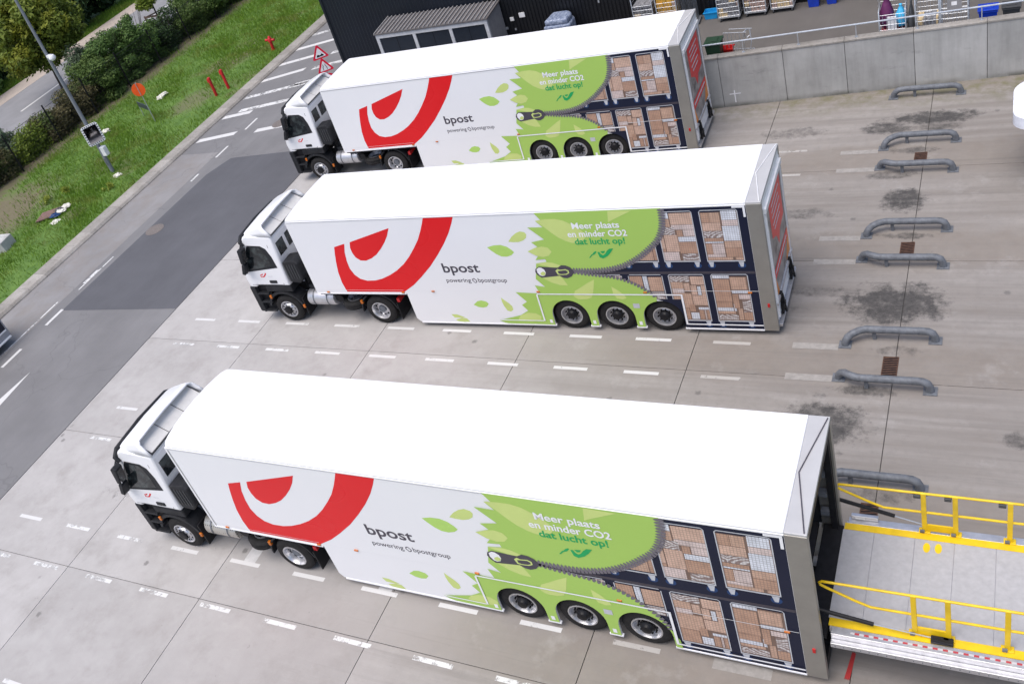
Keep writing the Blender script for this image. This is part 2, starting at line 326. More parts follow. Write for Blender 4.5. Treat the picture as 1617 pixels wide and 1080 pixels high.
# ---------------------------------------------------------------- mesh helpers
class MB:
    def __init__(s): s.v = []; s.f = []
    def add(s, vs, fs):
        b = len(s.v); s.v += [tuple(v) for v in vs]; s.f += [tuple(b+i for i in f) for f in fs]; return s
    def box(s, a, b):
        x0, y0, z0 = a; x1, y1, z1 = b
        return s.add([(x0,y0,z0),(x1,y0,z0),(x1,y1,z0),(x0,y1,z0),(x0,y0,z1),(x1,y0,z1),(x1,y1,z1),(x0,y1,z1)],
                     [(0,3,2,1),(4,5,6,7),(0,1,5,4),(1,2,6,5),(2,3,7,6),(3,0,4,7)])
    def prism(s, poly, y0, y1, axis='y'):
        """poly of (a, b) extruded along axis; y: (x, z), x: (y, z), z: (x, y)"""
        def mk(p, h): return {'y': (p[0], h, p[1]), 'x': (h, p[0], p[1]), 'z': (p[0], p[1], h)}[axis]
        n = len(poly); tr = tessellate_polygon([[Vector((p[0], p[1], 0)) for p in poly]])
        vs = [mk(p, y0) for p in poly]+[mk(p, y1) for p in poly]
        fs = [tuple(t) for t in tr]+[tuple(n+i for i in reversed(t)) for t in tr]
        fs += [(i, (i+1) % n, n+(i+1) % n, n+i) for i in range(n)]
        return s.add(vs, fs)
    def sheet(s, poly, mk):
        tr = tessellate_polygon([[Vector((p[0], p[1], 0)) for p in poly]])
        fs = []
        for t in tr:
            a, b, c = (poly[i] for i in t)
            ar = (b[0]-a[0])*(c[1]-a[1])-(c[0]-a[0])*(b[1]-a[1])
            fs.append(t if ar > 0 else tuple(reversed(t)))
        return s.add([mk(p) for p in poly], fs)
    def tube(s, path, r, n=8, caps=True):
        path = [Vector(p) for p in path]; rr = r if isinstance(r, (list, tuple)) else [r]*len(path)
        base = len(s.v); prev = None
        for i, p in enumerate(path):
            d = (path[min(i+1, len(path)-1)]-path[max(i-1, 0)]).normalized()
            if prev is None:
                a = Vector((0, 0, 1)) if abs(d.z) < .9 else Vector((1, 0, 0))
                prev = d.cross(a).normalized()
            u = (prev-d*prev.dot(d)).normalized(); w = d.cross(u); prev = u
            for k in range(n):
                an = 2*PI*k/n; s.v.append(tuple(p+(u*math.cos(an)+w*math.sin(an))*rr[i]))
        for i in range(len(path)-1):
            for k in range(n):
                a = base+i*n+k; b = base+i*n+(k+1) % n
                s.f.append((a, b, b+n, a+n))
        if caps:
            s.f.append(tuple(base+k for k in reversed(range(n)))); s.f.append(tuple(base+(len(path)-1)*n+k for k in range(n)))
        return s
    def lathe(s, prof, c, axis='y', n=28, flip=False):
        """prof: list of (axial, radius)"""
        base = len(s.v)
        for (h, r) in prof:
            for k in range(n):
                a = 2*PI*k/n; x, z = r*math.cos(a), r*math.sin(a)
                s.v.append({'y': (c[0]+x, c[1]+h, c[2]+z), 'x': (c[0]+h, c[1]+x, c[2]+z), 'z': (c[0]+x, c[1]+z, c[2]+h)}[axis])
        for i in range(len(prof)-1):
            for k in range(n):
                a = base+i*n+k; b = base+i*n+(k+1) % n
                s.f.append((a, b, b+n, a+n) if not flip else (a, a+n, b+n, b))
        return s
    def disc(s, c, r, axis='y', n=20):
        base = len(s.v)
        for k in range(n):
            a = 2*PI*k/n; x, z = r*math.cos(a), r*math.sin(a)
            s.v.append({'y': (c[0]+x, c[1], c[2]+z), 'x': (c[0], c[1]+x, c[2]+z), 'z': (c[0]+x, c[1]+z, c[2])}[axis])
        s.f.append(tuple(base+k for k in range(n))); return s
    def mesh(s, name):
        me = bpy.data.meshes.new(name); me.from_pydata(s.v, [], s.f); me.validate(); me.update(); return me
    def build(s, name, mat, parent=None, smooth=None, bevel=0., seg=2, fix=True):
        me = s.mesh(name)
        if fix:
            bm = bmesh.new(); bm.from_mesh(me)
            bmesh.ops.remove_doubles(bm, verts=bm.verts, dist=1e-5)
            bmesh.ops.recalc_face_normals(bm, faces=bm.faces); bm.to_mesh(me); bm.free()
        return link(name, me, mat, parent, smooth, bevel, seg)
def link(name, me, mat, parent=None, smooth=None, bevel=0., seg=2):
    if mat and not me.materials: me.materials.append(MATS[mat])
    o = bpy.data.objects.new(name, me); COL.objects.link(o); o.parent = parent
    if smooth is not None:
        for p in me.polygons: p.use_smooth = True
        try: me.set_sharp_from_angle(angle=R(smooth))
        except Exception: pass
    if bevel:
        b = o.modifiers.new('bevel', 'BEVEL'); b.width = bevel; b.segments = seg; b.limit_method = 'ANGLE'; b.angle_limit = R(35)
    return o
def tag(o, label, cat, group=None):
    o['label'] = label; o['category'] = cat
    if group: o['group'] = group
    return o
def struct(o, label=None):
    o['kind'] = 'structure'
    if label: o['label'] = label
    return o
def thing(name, label, cat, loc=(0, 0, 0), rz=0., group=None):
    o = bpy.data.objects.new(name, None); o.empty_display_size = .3; COL.objects.link(o)
    o.location = loc; o.rotation_euler = (0, 0, rz); return tag(o, label, cat, group)
def bx(name, a, b, mat, parent=None, bevel=0.): return MB().box(a, b).build(name, mat, parent, bevel=bevel, fix=False)
_cache = {}
def shared(key, name, fn, mat, parent, smooth=None, bevel=0.):
    """build a mesh once, then share its data between alike pieces"""
    if key not in _cache:
        o = fn().build(name, mat, parent, smooth, bevel); _cache[key] = o.data; return o
    return link(name, _cache[key], mat, parent, None, bevel)
def rect(x0, y0, x1, y1): return [(x0, y0), (x1, y0), (x1, y1), (x0, y1)]

# ================================================================ SETTING
terrain = MB().add([(-300,-200,-.12),(300,-200,-.12),(300,400,-.12),(-300,400,-.12)], [(0,1,2,3)]).build('ground', 'turf', fix=False)
struct(terrain, 'grassy ground spreading out around the depot')
# ---- grass verge: gently uneven sheet between kerb and fence
def verge():
    mb = MB(); nx, ny = 22, 90; rnd = random.Random(3)
    for j in range(ny+1):
        for i in range(nx+1):
            x = -25.9-(i/nx)*26; y = -30+j*1.25
            mb.v.append((x, y, .10+(rnd.uniform(-.05, .07) if 0 < i else 0)))
    for j in range(ny):
        for i in range(nx):
            a = j*(nx+1)+i; mb.f.append((a, a+1, a+nx+2, a+nx+1))
    return mb
vg = verge().build('grass_verge', 'turf', smooth=180); struct(vg, 'green grass verge sloping between the kerb and the fence')
# ---- road
road = MB().prism([(-25.15, -40), (-16.36, -40), (-16.36, 22.42), (-9.1, 22.42), (-9.1, 90), (-25.15, 90)], -.1, 0, 'z').build('asphalt_road', 'asphalt'); struct(road, 'grey asphalt service road beside the concrete apron')
def flat(name, poly, z, mat, parent, th=None):
    return MB().sheet(poly, lambda p: (p[0], p[1], z)).build(name, mat, parent, fix=False)
flat('worn_asphalt_strip', rect(-25.15, -38, -22.75, 20.6), .004, 'asphalt_worn', road)
flat('new_asphalt_patch', [(-22.17, 8.92), (-16.37, 9.28), (-16.37, 19.9), (-18.2, 20.2), (-21.5, 19.97), (-22.0, 18.6)], .005, 'asphalt_new', road)
def dash(name, poly, mat, parent, z=.009): return flat(name, poly, z, mat, parent)
for (y0, y1) in ((8.02, 8.98), (5.63, 6.65), (3.2, 4.2), (18.05, 18.7), (20.12, 21.14), (22.66, 23.75), (10.6, 11.5)):
    dash('lane_dash', rect(-22.28, y0, -22.12, y1) if y0 < 10 else rect(-22.6, y0, -22.48, y1), 'paint_white' if y0 < 10 or y0 > 20 else 'paint_worn', road)
dash('edge_line', rect(-22.95, 2., -22.87, 9.4), 'paint_worn', road); dash('edge_line', rect(-22.48, 10.2, -22.41, 12.4), 'paint_worn', road)
dash('lane_arrow', [(-20.85, 2.2), (-20.15, 2.2), (-20.50, 5.55)], 'paint_white', road)
for (x0, y0, x1, y1, mt) in ((-25.05, 21.68, -22.95, 22.2, 'paint_white'), (-21.75, 22.25, -20.2, 22.58, 'paint_white'), (-25.05, 23.95, -23.45, 24.35, 'paint_white'), (-25.05, 26.0, -21.6, 27.05, 'paint_worn'),
        (-25.15, 27.85, -22.85, 28.75, 'paint_white'), (-25.15, 29.7, -22.9, 30.5, 'paint_white'), (-25.15, 31.55, -21.2, 32.9, 'paint_white'), (-25.15, 33.35, -24.0, 33.75, 'paint_worn'),
        (-22.3, 28.7, -20.6, 29.25, 'paint_worn'), (-22.4, 26.95, -20.4, 27.55, 'paint_worn'), (-22.1, 30.45, -20.0, 31.1, 'paint_worn'), (-25.1, 35.2, -21, 36.5, 'paint_white'), (-24.4, 24.55, -21.5, 25.3, 'paint_worn')):
    dash('crossing_bar', [(x0, y0), (x1, y1), (x1+.02, y1+.36), (x0+.02, y0+.36)], mt, road)
# manhole covers
for (x, y) in ((-21.65, 14.3), (-20.6, 23.0)):
    mh = flat('manhole_cover', [(x+.42*math.cos(a*PI/12), y+.42*math.sin(a*PI/12)) for a in range(24)], .013, 'manhole_iron', road)
# ---- kerb: single stones
kerb = bx('kerb', (-25.98, -40, -.1), (-25.2, 90, .02), 'kerb_base'); struct(kerb, 'pale concrete kerb along the grass verge')
def kerb_fn():
    return MB().prism([(-.80, 0), (0, 0), (-.02, .05), (-.12, .135), (-.78, .15), (-.80, .14)], .006, .994)
for j in range(-6, 58):
    k = shared('kerb', 'kerb_stone', kerb_fn, 'kerb_stone', kerb); k.location = (-25.15, j+.0, 0)
    k.rotation_euler = (0, 0, random.Random(j).uniform(-.006, .006))
# ---- concrete apron with single slabs
apron = bx('concrete_apron', (-16.34, -15, -.2), (16.4, 22.4, -.04), 'kerb_base'); struct(apron, 'pale concrete apron of large slabs where the trucks are parked')
XJ = [-16.34, -11.78, -7.08, -2.2, 2.47, 7.12, 11.8, 16.4]; YJ = [-15, -10.2, -5.7, -1.23, 3.22, 7.68, 12.2, 16.65, 22.4]
for i in range(len(XJ)-1):
    for j in range(len(YJ)-1):
        g = .008
        bx('slab', (XJ[i]+g, YJ[j]+g, -.1), (XJ[i+1]-g, YJ[j+1]-g, 0), 'concrete', apron, bevel=.004)
DX = (-15.0, -13.0, -10.95, -8.97, -6.95, -5.0, -3.0, -1.0, .9, 2.9)
rs = random.Random(5)
for row, mt in ((-.06, 'paint_white'), (-1.36, 'paint_worn'), (4.38, 'paint_white'), (3.06, 'paint_worn'), (8.76, 'paint_white'), (7.48, 'paint_white'), (13.2, 'paint_white'), (12.0, 'paint_worn'), (17.88, 'paint_white'), (16.5, 'paint_worn'), (-4.4, 'paint_white'), (-5.85, 'paint_worn')):
    for x in DX:
        mm = mt
        if row in (-.06,) and x in (-13.0, -10.95): mm = 'paint_worn'
        if row == 7.48 and x < -9: mm = 'paint_worn'
        if x > 2.5: mm = 'paint_faint'
        dash('painted_dash', rect(x+rs.uniform(-.02, .02), row-.055, x+.93, row+.055), mm, apron, .004)
for (a, b, c, d) in ((-6.55, -.06, -6.2, .75), (-2.6, -.08, -2.25, .5)): dash('painted_dash', rect(a, b, c, d), 'pad_light', apron, .003)
for y in (17.62, 16.62, 13.2, 12.15, 8.78, 7.68, 4.45, 3.2, -.06):
    flat('concrete_pad', rect(4.82, y-.11, 5.86, y+.11), .005, 'pad_concrete', apron)
dash('red_mark', [(7.02, .16), (7.11, .16), (7.15, .70), (7.09, .72)], 'paint_red', apron, .004)

# ---- far road behind the hedge
far = MB().box((-48.0, -40, -.1), (-40.4, 120, .185)).build('far_road', 'asphalt_far'); struct(far, 'public road beyond the hedge')
for y in (18.6, 27.5, 35.3, 39.6, 47.6, 53): dash('lane_line', rect(-44.62, y, -44.42, y+4.6), 'paint_white', far, .192)
path = MB().box((-49.9, -40, -.1), (-48.0, 120, .195)).build('footpath', 'path_gravel'); struct(path, 'sandy footpath along the far side of the public road')

# ---- upper yard behind the retaining wall
def wall_y(x): return 21.05+.0694*x
yard = MB().prism([(-9.0, wall_y(-9)+.3), (16.4, wall_y(16.4)+.3), (16.4, 26.48), (-9.0, 26.48)], -.1, 1.2, 'z').build('upper_yard', 'asphalt_yard')
struct(yard, 'brown grey asphalt yard behind the retaining wall')

# ================================================================ RETAINING WALL + RAILING
wall = thing('retaining_wall', 'grey precast concrete retaining wall right of the farthest truck', 'wall', (0, 21.05, 0), math.atan(.0694))
def panel(x0, x1): return MB().box((x0+.007, 0, -.1), (x1-.007, .26, 1.84))
xs = [-9, -7.4, -5.4, -3.4, -1.4, .64, 2.72, 4.61, 6.60, 8.59, 10.6, 12.6, 14.6]
for a, b in zip(xs, xs[1:]):
    panel(a, b).build('panel', 'precast', wall, bevel=.008, fix=False)
    MB().box((a+.004, -.02, 1.842), (b-.004, .30, 1.91)).build('coping', 'kerb_stone', wall, bevel=.01, fix=False)
bx('joint_backing', (-8.9, .05, -.1), (14.5, .24, 1.8), 'kerb_base', wall)
MB().box((1.02, -.008, .16), (1.055, -.003, .62)).box((.86, -.008, .47), (1.24, -.003, .505)).build('painted_cross', 'tape_white', wall, fix=False)
rail = thing('hand_railing', 'galvanised pipe railing on top of the concrete retaining wall', 'railing', (0, 21.2, 1.91), math.atan(.0694))
MB().tube([(-3, 0, .42), (14, 0, .42)], .028, 8).build('top_rail', 'galv_light', rail, 40)
for x in [-2.0+1.74*i for i in range(10)]:
    MB().tube([(x, 0, 0), (x, 0, .40)], .018, 6).box((x-.05, -.05, 0), (x+.05, .05, .012)).build('rail_post', 'galv_light', rail)

# ================================================================ BUILDING
bld = thing('depot_building', 'tall dark navy depot building with ribbed metal cladding behind the farthest truck', 'building', (-18.4, 26.5, 0))
BX1 = 36.
bx('core', (.12, .12, -.1), (BX1, 40, 9.0), 'cladding_black', bld)
def ribbed(x0, x1, z0, z1, pitch, dep):
    pl = []; x = x0
    while x < x1-1e-6:
        w = min(pitch, x1-x)
        for f, d in ((0, 0), (.45, 0), (.55, -dep), (.9, -dep)): pl.append((x+w*f, d))
        x += pitch
    pl.append((x1, 0)); pl += [(x1, .1), (x0, .1)]
    mb = MB(); n = len(pl)-2
    vs = [(p[0], p[1], z0) for p in pl[:n]]+[(p[0], p[1], z1) for p in pl[:n]]
    return mb.add(vs, [(i, i+1, n+i+1, n+i) for i in range(n-1)])
ribbed(0, 8.3, 0, 9.0, .18, .012).build('smooth_cladding', 'cladding', bld)
ribbed(8.3, BX1, 0, 9.0, .16, .035).build('ribbed_cladding', 'cladding_black', bld)
bx('corner_trim', (-.03, -.05, 0), (.1, .2, 9.0), 'cladding', bld)
bx('cladding_trim', (8.2, -.05, 0), (8.32, .02, 9.0), 'cladding_black', bld)
bx('side_cladding', (0, .2, 0), (.11, 40, 9.0), 'cladding', bld)
bx('roof_edge', (-.08, -.08, 9.0), (BX1+.1, 40.1, 9.25), 'cladding', bld)
for (x, z, w, h, mt) in ((9.2, 2.05, .17, .16, 'sign_white'), (9.65, 2.15, .26, .2, 'off_white'), (8.9, 1.7, .1, .1, 'galv_light'), (9.3, 1.62, .07, .08, 'galv_light'), (13.2, 2.3, .06, .1, 'galv_light')):
    bx('wall_notice', (x, -.075, z), (x+w, -.04, z+h), mt, bld)
# bike/utility shelter in front of the building
sh = thing('utility_shelter', 'grey metal shelter with three dark doors standing against the navy building', 'shelter', (-15.05, 25.0, 0))
SW, SD, SH = 5.55, 1.42, 2.92
bx('side_panel', (SW-.06, .05, 0), (SW, SD, SH-.02), 'grey_panel', sh); bx('side_panel', (0, .05, 0), (.06, SD, SH-.02), 'grey_panel', sh)
MB().add([(-.06, -.1, SH), (SW+.06, -.1, SH), (SW+.06, SD, SH+.12), (-.06, SD, SH+.12), (-.06, -.1, SH-.06), (SW+.06, -.1, SH-.06), (SW+.06, SD, SH+.06), (-.06, SD, SH+.06)],
         [(0,1,2,3),(7,6,5,4),(0,4,5,1),(1,5,6,2),(2,6,7,3),(3,7,4,0)]).build('roof', 'shelter_metal', sh)
def seam_fn():
    return MB().add([(0,-.1,0),(.045,-.1,0),(.045,SD,.12),(0,SD,.12),(0,-.1,.05),(.045,-.1,.05),(.045,SD,.17),(0,SD,.17)], [(0,3,2,1),(4,5,6,7),(0,1,5,4),(1,2,6,5),(2,3,7,6),(3,0,4,7)])
for i in range(27):
    k = shared('seam', 'roof_rib', seam_fn, 'grey_panel', sh); k.location = (-.02+i*.211, 0, SH+.001)
bx('header', (0, -.06, SH-.24), (SW, .04, SH-.07), 'shelter_frame', sh)
for x in (0, 1.88, 3.69, SW-.15): bx('door_post', (x, -.055, 0), (x+.15, .045, SH-.245), 'shelter_frame', sh)
for x0, x1 in ((.155, 1.875), (2.035, 3.685), (3.845, SW-.155)):
    bx('door', (x0, -.01, .03), (x1, .03, SH-.25), 'shelter_dark', sh)
    bx('door_seam', ((x0+x1)/2-.01, -.016, .03), ((x0+x1)/2+.01, -.011, SH-.26), 'black_metal', sh)

# ================================================================ TRUCKS
LOGO=[(1.40,2.99),(1.81,3.10),(1.69,2.79),(1.63,2.47),(1.62,2.19),(1.70,1.96),(1.84,1.81),(2.06,1.74),(2.35,1.75),(2.63,1.82),(2.94,1.95),(3.23,2.11),(3.55,2.34),(3.83,2.60),(4.10,2.90),(4.33,3.18),(4.52,3.48),(4.66,3.73),(4.75,3.91),(5.68,3.91),(5.57,3.70),(5.38,3.39),(5.11,3.03),(4.79,2.66),(4.40,2.25),(3.97,1.87),(3.61,1.58),(3.19,1.32),(1.16,1.32),(1.14,1.40),(1.11,1.67),(1.14,2.06),(1.23,2.45),(1.32,2.76)]
EYE=[(2.02,3.15),(3.53,3.60),(3.38,3.34),(3.21,3.12),(2.99,2.89),(2.76,2.69),(2.54,2.56),(2.32,2.48),(2.13,2.49),(2.00,2.60),(1.95,2.77),(1.95,2.95)]
LEAVES=[('leaf_print_b',[(6.38,2.87),(6.59,2.93),(6.80,2.94),(6.96,2.88),(7.07,2.78),(7.13,2.69),(7.03,2.60),(6.88,2.55),(6.72,2.56),(6.59,2.64),(6.47,2.76)]),
 ('pale_green_print',[(7.06,3.04),(7.20,3.20),(7.35,3.31),(7.48,3.36),(7.60,3.33),(7.64,3.26),(7.60,3.15),(7.50,3.07),(7.35,3.02),(7.19,3.02)]),
 ('leaf_print_b',[(5.34,.87),(5.50,1.00),(5.63,1.03),(5.78,.99),(5.83,.91),(5.74,.80),(5.61,.77),(5.47,.79)]),
 ('pale_green_print',[(6.28,1.14),(6.36,1.05),(6.47,.94),(6.54,.83),(6.54,.71),(6.45,.64),(6.35,.67),(6.29,.84),(6.27,.99)]),
 ('pale_green_print',[(4.49,.50),(4.67,.50),(4.92,.39),(4.78,.37),(4.56,.38)]),('pale_green_print',[(4.58,.30),(4.81,.37),(4.95,.36),(5.03,.23),(4.83,.22),(4.65,.24)])]
GREEN_L=[(8.02,3.92),(8.15,3.70),(8.00,3.67),(8.16,3.47),(7.73,3.48),(8.10,3.09),(7.71,3.01),(7.85,2.86),(7.53,2.72),(7.80,2.58),(7.68,2.43),(7.96,2.46),(7.98,2.37),(7.67,2.32),(7.52,1.80),(7.72,1.53),(7.43,1.58),(7.51,1.30),(6.79,1.34),(7.04,1.01),(6.86,.89),(6.99,.69),(6.72,.52),(6.01,.32),(6.16,.24),(6.26,.215)]
PALE=[[(8.00,3.68),(8.28,3.72),(8.55,3.72),(8.76,3.66),(8.92,3.56),(9.08,3.44),(9.20,3.32),(9.26,3.17),(9.18,3.06),(9.03,2.96),(8.86,2.96),(8.70,3.02),(8.52,3.13),(8.34,3.31),(8.17,3.51)],
 [(7.53,2.72),(7.77,2.83),(7.97,2.87),(8.13,2.83),(8.21,2.70),(8.10,2.57),(7.92,2.53),(7.73,2.58)],[(7.65,2.31),(7.93,2.36),(8.14,2.34),(8.34,2.25),(8.47,2.18),(8.26,2.10),(7.93,2.23)],
 [(7.73,1.84),(8.03,1.94),(8.25,1.91),(8.33,1.75),(8.39,1.58),(8.19,1.59),(7.95,1.68)],[(9.98,3.90),(10.58,3.88),(10.28,3.74),(10.01,3.61),(9.93,3.56)],
 [(9.16,1.78),(8.98,1.68),(8.72,1.51),(8.54,1.40),(8.46,1.22),(8.55,1.13),(8.63,1.11),(8.81,1.12),(8.96,1.18),(9.06,1.40)],[(9.58,1.55),(9.76,1.40),(9.88,1.26),(9.91,1.16),(9.79,1.12),(9.65,1.16),(9.58,1.31)],
 [(6.72,.52),(6.95,.62),(7.2,.6),(7.34,.5),(7.3,.36),(7.0,.3),(6.6,.36)]]
ZU=[(8.68,2.08),(8.86,2.07),(9.08,2.07),(9.29,2.07),(9.53,2.09),(9.80,2.14),(10.07,2.23),(10.35,2.38),(10.61,2.56),(10.81,2.74),(10.99,2.90),(11.09,3.03),(11.16,3.16),(11.22,3.30),(11.26,3.45),(11.285,3.60),(11.295,3.75),(11.30,3.92)]
ZL=[(8.68,2.02),(8.95,1.97),(9.15,1.94),(9.36,1.91),(9.54,1.89),(9.73,1.85),(9.90,1.80),(10.09,1.71),(10.25,1.62),(10.40,1.51),(10.55,1.37),(10.71,1.20),(10.83,1.04),(10.92,.87),(10.97,.72)]
TAB=[(7.72,2.22),(7.81,2.21),(8.25,2.18),(8.32,2.12),(8.30,1.98),(8.23,1.91),(7.82,1.86),(7.70,1.85),(7.61,1.94),(7.57,2.04),(7.60,2.14)]
HOLE=[(7.63,2.13),(7.71,2.19),(7.78,2.18),(7.85,2.12),(7.87,2.02),(7.83,1.93),(7.75,1.90),(7.68,1.93),(7.63,2.02)]
SLIDER=[(8.26,2.19),(8.36,2.26),(8.49,2.25),(8.60,2.19),(8.66,2.10),(8.67,2.02),(8.57,1.89),(8.44,1.83),(8.34,1.84),(8.25,1.90),(8.2,1.98),(8.2,2.1)]
LINKR=[(8.16,2.08),(8.23,2.14),(8.30,2.11),(8.45,2.13),(8.53,2.09),(8.53,2.00),(8.44,1.95),(8.29,1.94),(8.20,1.95)]
LINKI=[(8.22,2.07),(8.28,2.08),(8.44,2.10),(8.50,2.06),(8.49,2.01),(8.42,1.98),(8.30,1.97),(8.23,1.99)]
# printed roll cages: (s0, z0) lower-left, parcels as fractions (x0, y0, x1, y1) with y down from the top
UA=[(.0,.02,.36,.14,'white'),(.04,.14,.36,.30,'a'),(.38,.03,.98,.26,'c'),(.38,.26,.98,.36,'pink'),(.02,.30,.46,.46,'stripe'),(.0,.48,.12,.74,'c'),(.13,.46,.50,.80,'c'),(.50,.36,.66,.50,'b'),(.67,.36,.98,.49,'pink'),(.51,.50,.98,.60,'white'),(.50,.60,.98,.84,'b'),(.02,.80,.46,.98,'pink'),(.53,.84,.98,.98,'stripe'),(.02,.74,.12,.8,'b')]
UB=[(.03,.05,.26,.24,'b'),(.26,.05,.52,.24,'a'),(.03,.24,.52,.40,'c'),(.03,.40,.54,.54,'stripe'),(.03,.54,.52,.61,'b'),(.03,.61,.52,.64,'white'),(.03,.65,.20,.86,'b'),(.20,.65,.52,.86,'pink'),(.03,.86,.52,.92,'pink'),(.03,.92,.7,.98,'a'),(.56,.02,.96,.20,'white'),(.56,.20,.97,.31,'pink'),(.54,.31,.97,.60,'white'),(.54,.60,.97,.74,'a'),(.54,.74,.97,.92,'b'),(.76,.92,.97,.98,'a')]
LA=[(.03,.03,.58,.16,'stripe'),(.60,.04,.97,.22,'c'),(.03,.16,.38,.30,'a'),(.39,.18,.56,.36,'c'),(.04,.30,.38,.40,'pink'),(.57,.23,.74,.44,'c'),(.75,.25,.85,.44,'white'),(.86,.23,.97,.5,'c'),(.03,.40,.56,.72,'a'),(.57,.45,.97,.66,'c'),(.03,.72,.42,.98,'b'),(.43,.64,.6,.8,'b'),(.44,.82,.68,.97,'white'),(.68,.70,.97,.76,'white'),(.69,.76,.82,.97,'b'),(.83,.76,.88,.97,'pink'),(.89,.76,.97,.97,'b')]
LB=[(.03,.02,.5,.09,'white'),(.03,.10,.48,.58,'b'),(.50,.06,.93,.32,'a'),(.50,.33,.95,.40,'white'),(.50,.41,.66,.72,'b'),(.67,.42,.97,.52,'pink'),(.03,.58,.46,.70,'b'),(.03,.70,.48,.78,'white'),(.49,.62,.56,.78,'white'),(.03,.78,.52,.84,'a'),(.03,.85,.58,.97,'stripe'),(.59,.72,.72,.97,'a'),(.74,.53,.97,.80,'stripe'),(.73,.80,.97,.97,'b')]
LC=[(.03,.03,.40,.42,'b'),(.41,.03,.55,.40,'white'),(.56,.05,.97,.36,'a'),(.2,.37,.97,.56,'stripe')]
UC=[(.5,.5,.86,.75,'b'),(.1,.76,.88,.97,'a'),(.88,.4,.98,.97,'b')]
CAGES=[(11.12,2.33,UA),(12.17,2.33,UB),(11.12,.45,LA),(12.17,.45,LB),(10.09,.45,LC),(10.09,2.33,UC),(9.04,.45,[(.78,.02,.98,.25,'pink')])]
def onside(lay): return lambda p: (p[0], -.0025*lay, p[1])
def text_pts(txt, bold=0., spacing=1.):
    cu = bpy.data.curves.new('lettering', 'FONT'); cu.body = txt; cu.size = 1; cu.offset = bold; cu.space_character = spacing; cu.resolution_u = 4
    ob = bpy.data.objects.new('lettering_source', cu); COL.objects.link(ob)
    bpy.context.view_layer.update()
    me = bpy.data.meshes.new_from_object(ob.evaluated_get(bpy.context.evaluated_depsgraph_get()))
    vs = [(v.co.x, v.co.y) for v in me.vertices]; fs = [tuple(p.vertices) for p in me.polygons]
    bpy.data.objects.remove(ob); bpy.data.curves.remove(cu); bpy.data.meshes.remove(me)
    return vs, fs
def lettering(txt, s0, s1, zbase, xh, lay, mat, parent, bold=0., mk=None, spacing=1., ang=0.):
    """xh = height of one em-unit of the font in metres"""
    key = ('txt', txt, s0, zbase)
    if key not in _cache:
        vs, fs = text_pts(txt, bold, spacing); x0 = min(v[0] for v in vs); x1 = max(v[0] for v in vs); k = (s1-s0)/(x1-x0)
        mk2 = mk or onside(lay)
        me = bpy.data.meshes.new('lettering'); me.from_pydata([mk2((s0+(v[0]-x0)*k, zbase+v[1]*xh)) for v in vs], [], fs); me.update()
        _cache[key] = me
    return link('lettering', _cache[key], mat, parent)
def arc(cx, cz, r, a0, a1, n): return [(cx+r*math.cos(a0+(a1-a0)*i/n), cz+r*math.sin(a0+(a1-a0)*i/n)) for i in range(n+1)]
ARCH_R, WZ, ZB = .585, .51, .205
def bottom_path(w1, s_from, s_to):
    """lower edge of the side skirt, left to right, cut by the three wheel arches"""
    out = [(s_from, ZB)]
    for i in range(3):
        cx = w1+1.282*i
        out += [(cx-.532, ZB)]+[(cx+.528*math.cos(PI-PI*k/18), WZ+.565*math.sin(PI-PI*k/18)) for k in range(19)]+[(cx+.532, ZB)]
    out.append((s_to, ZB)); return out
def bot(w1, s):
    z = ZB
    for i in range(3):
        d = abs(s-(w1+1.282*i))
        if d < .528: z = max(z, WZ+.565*math.sqrt(1-(d/.528)**2))
    return z
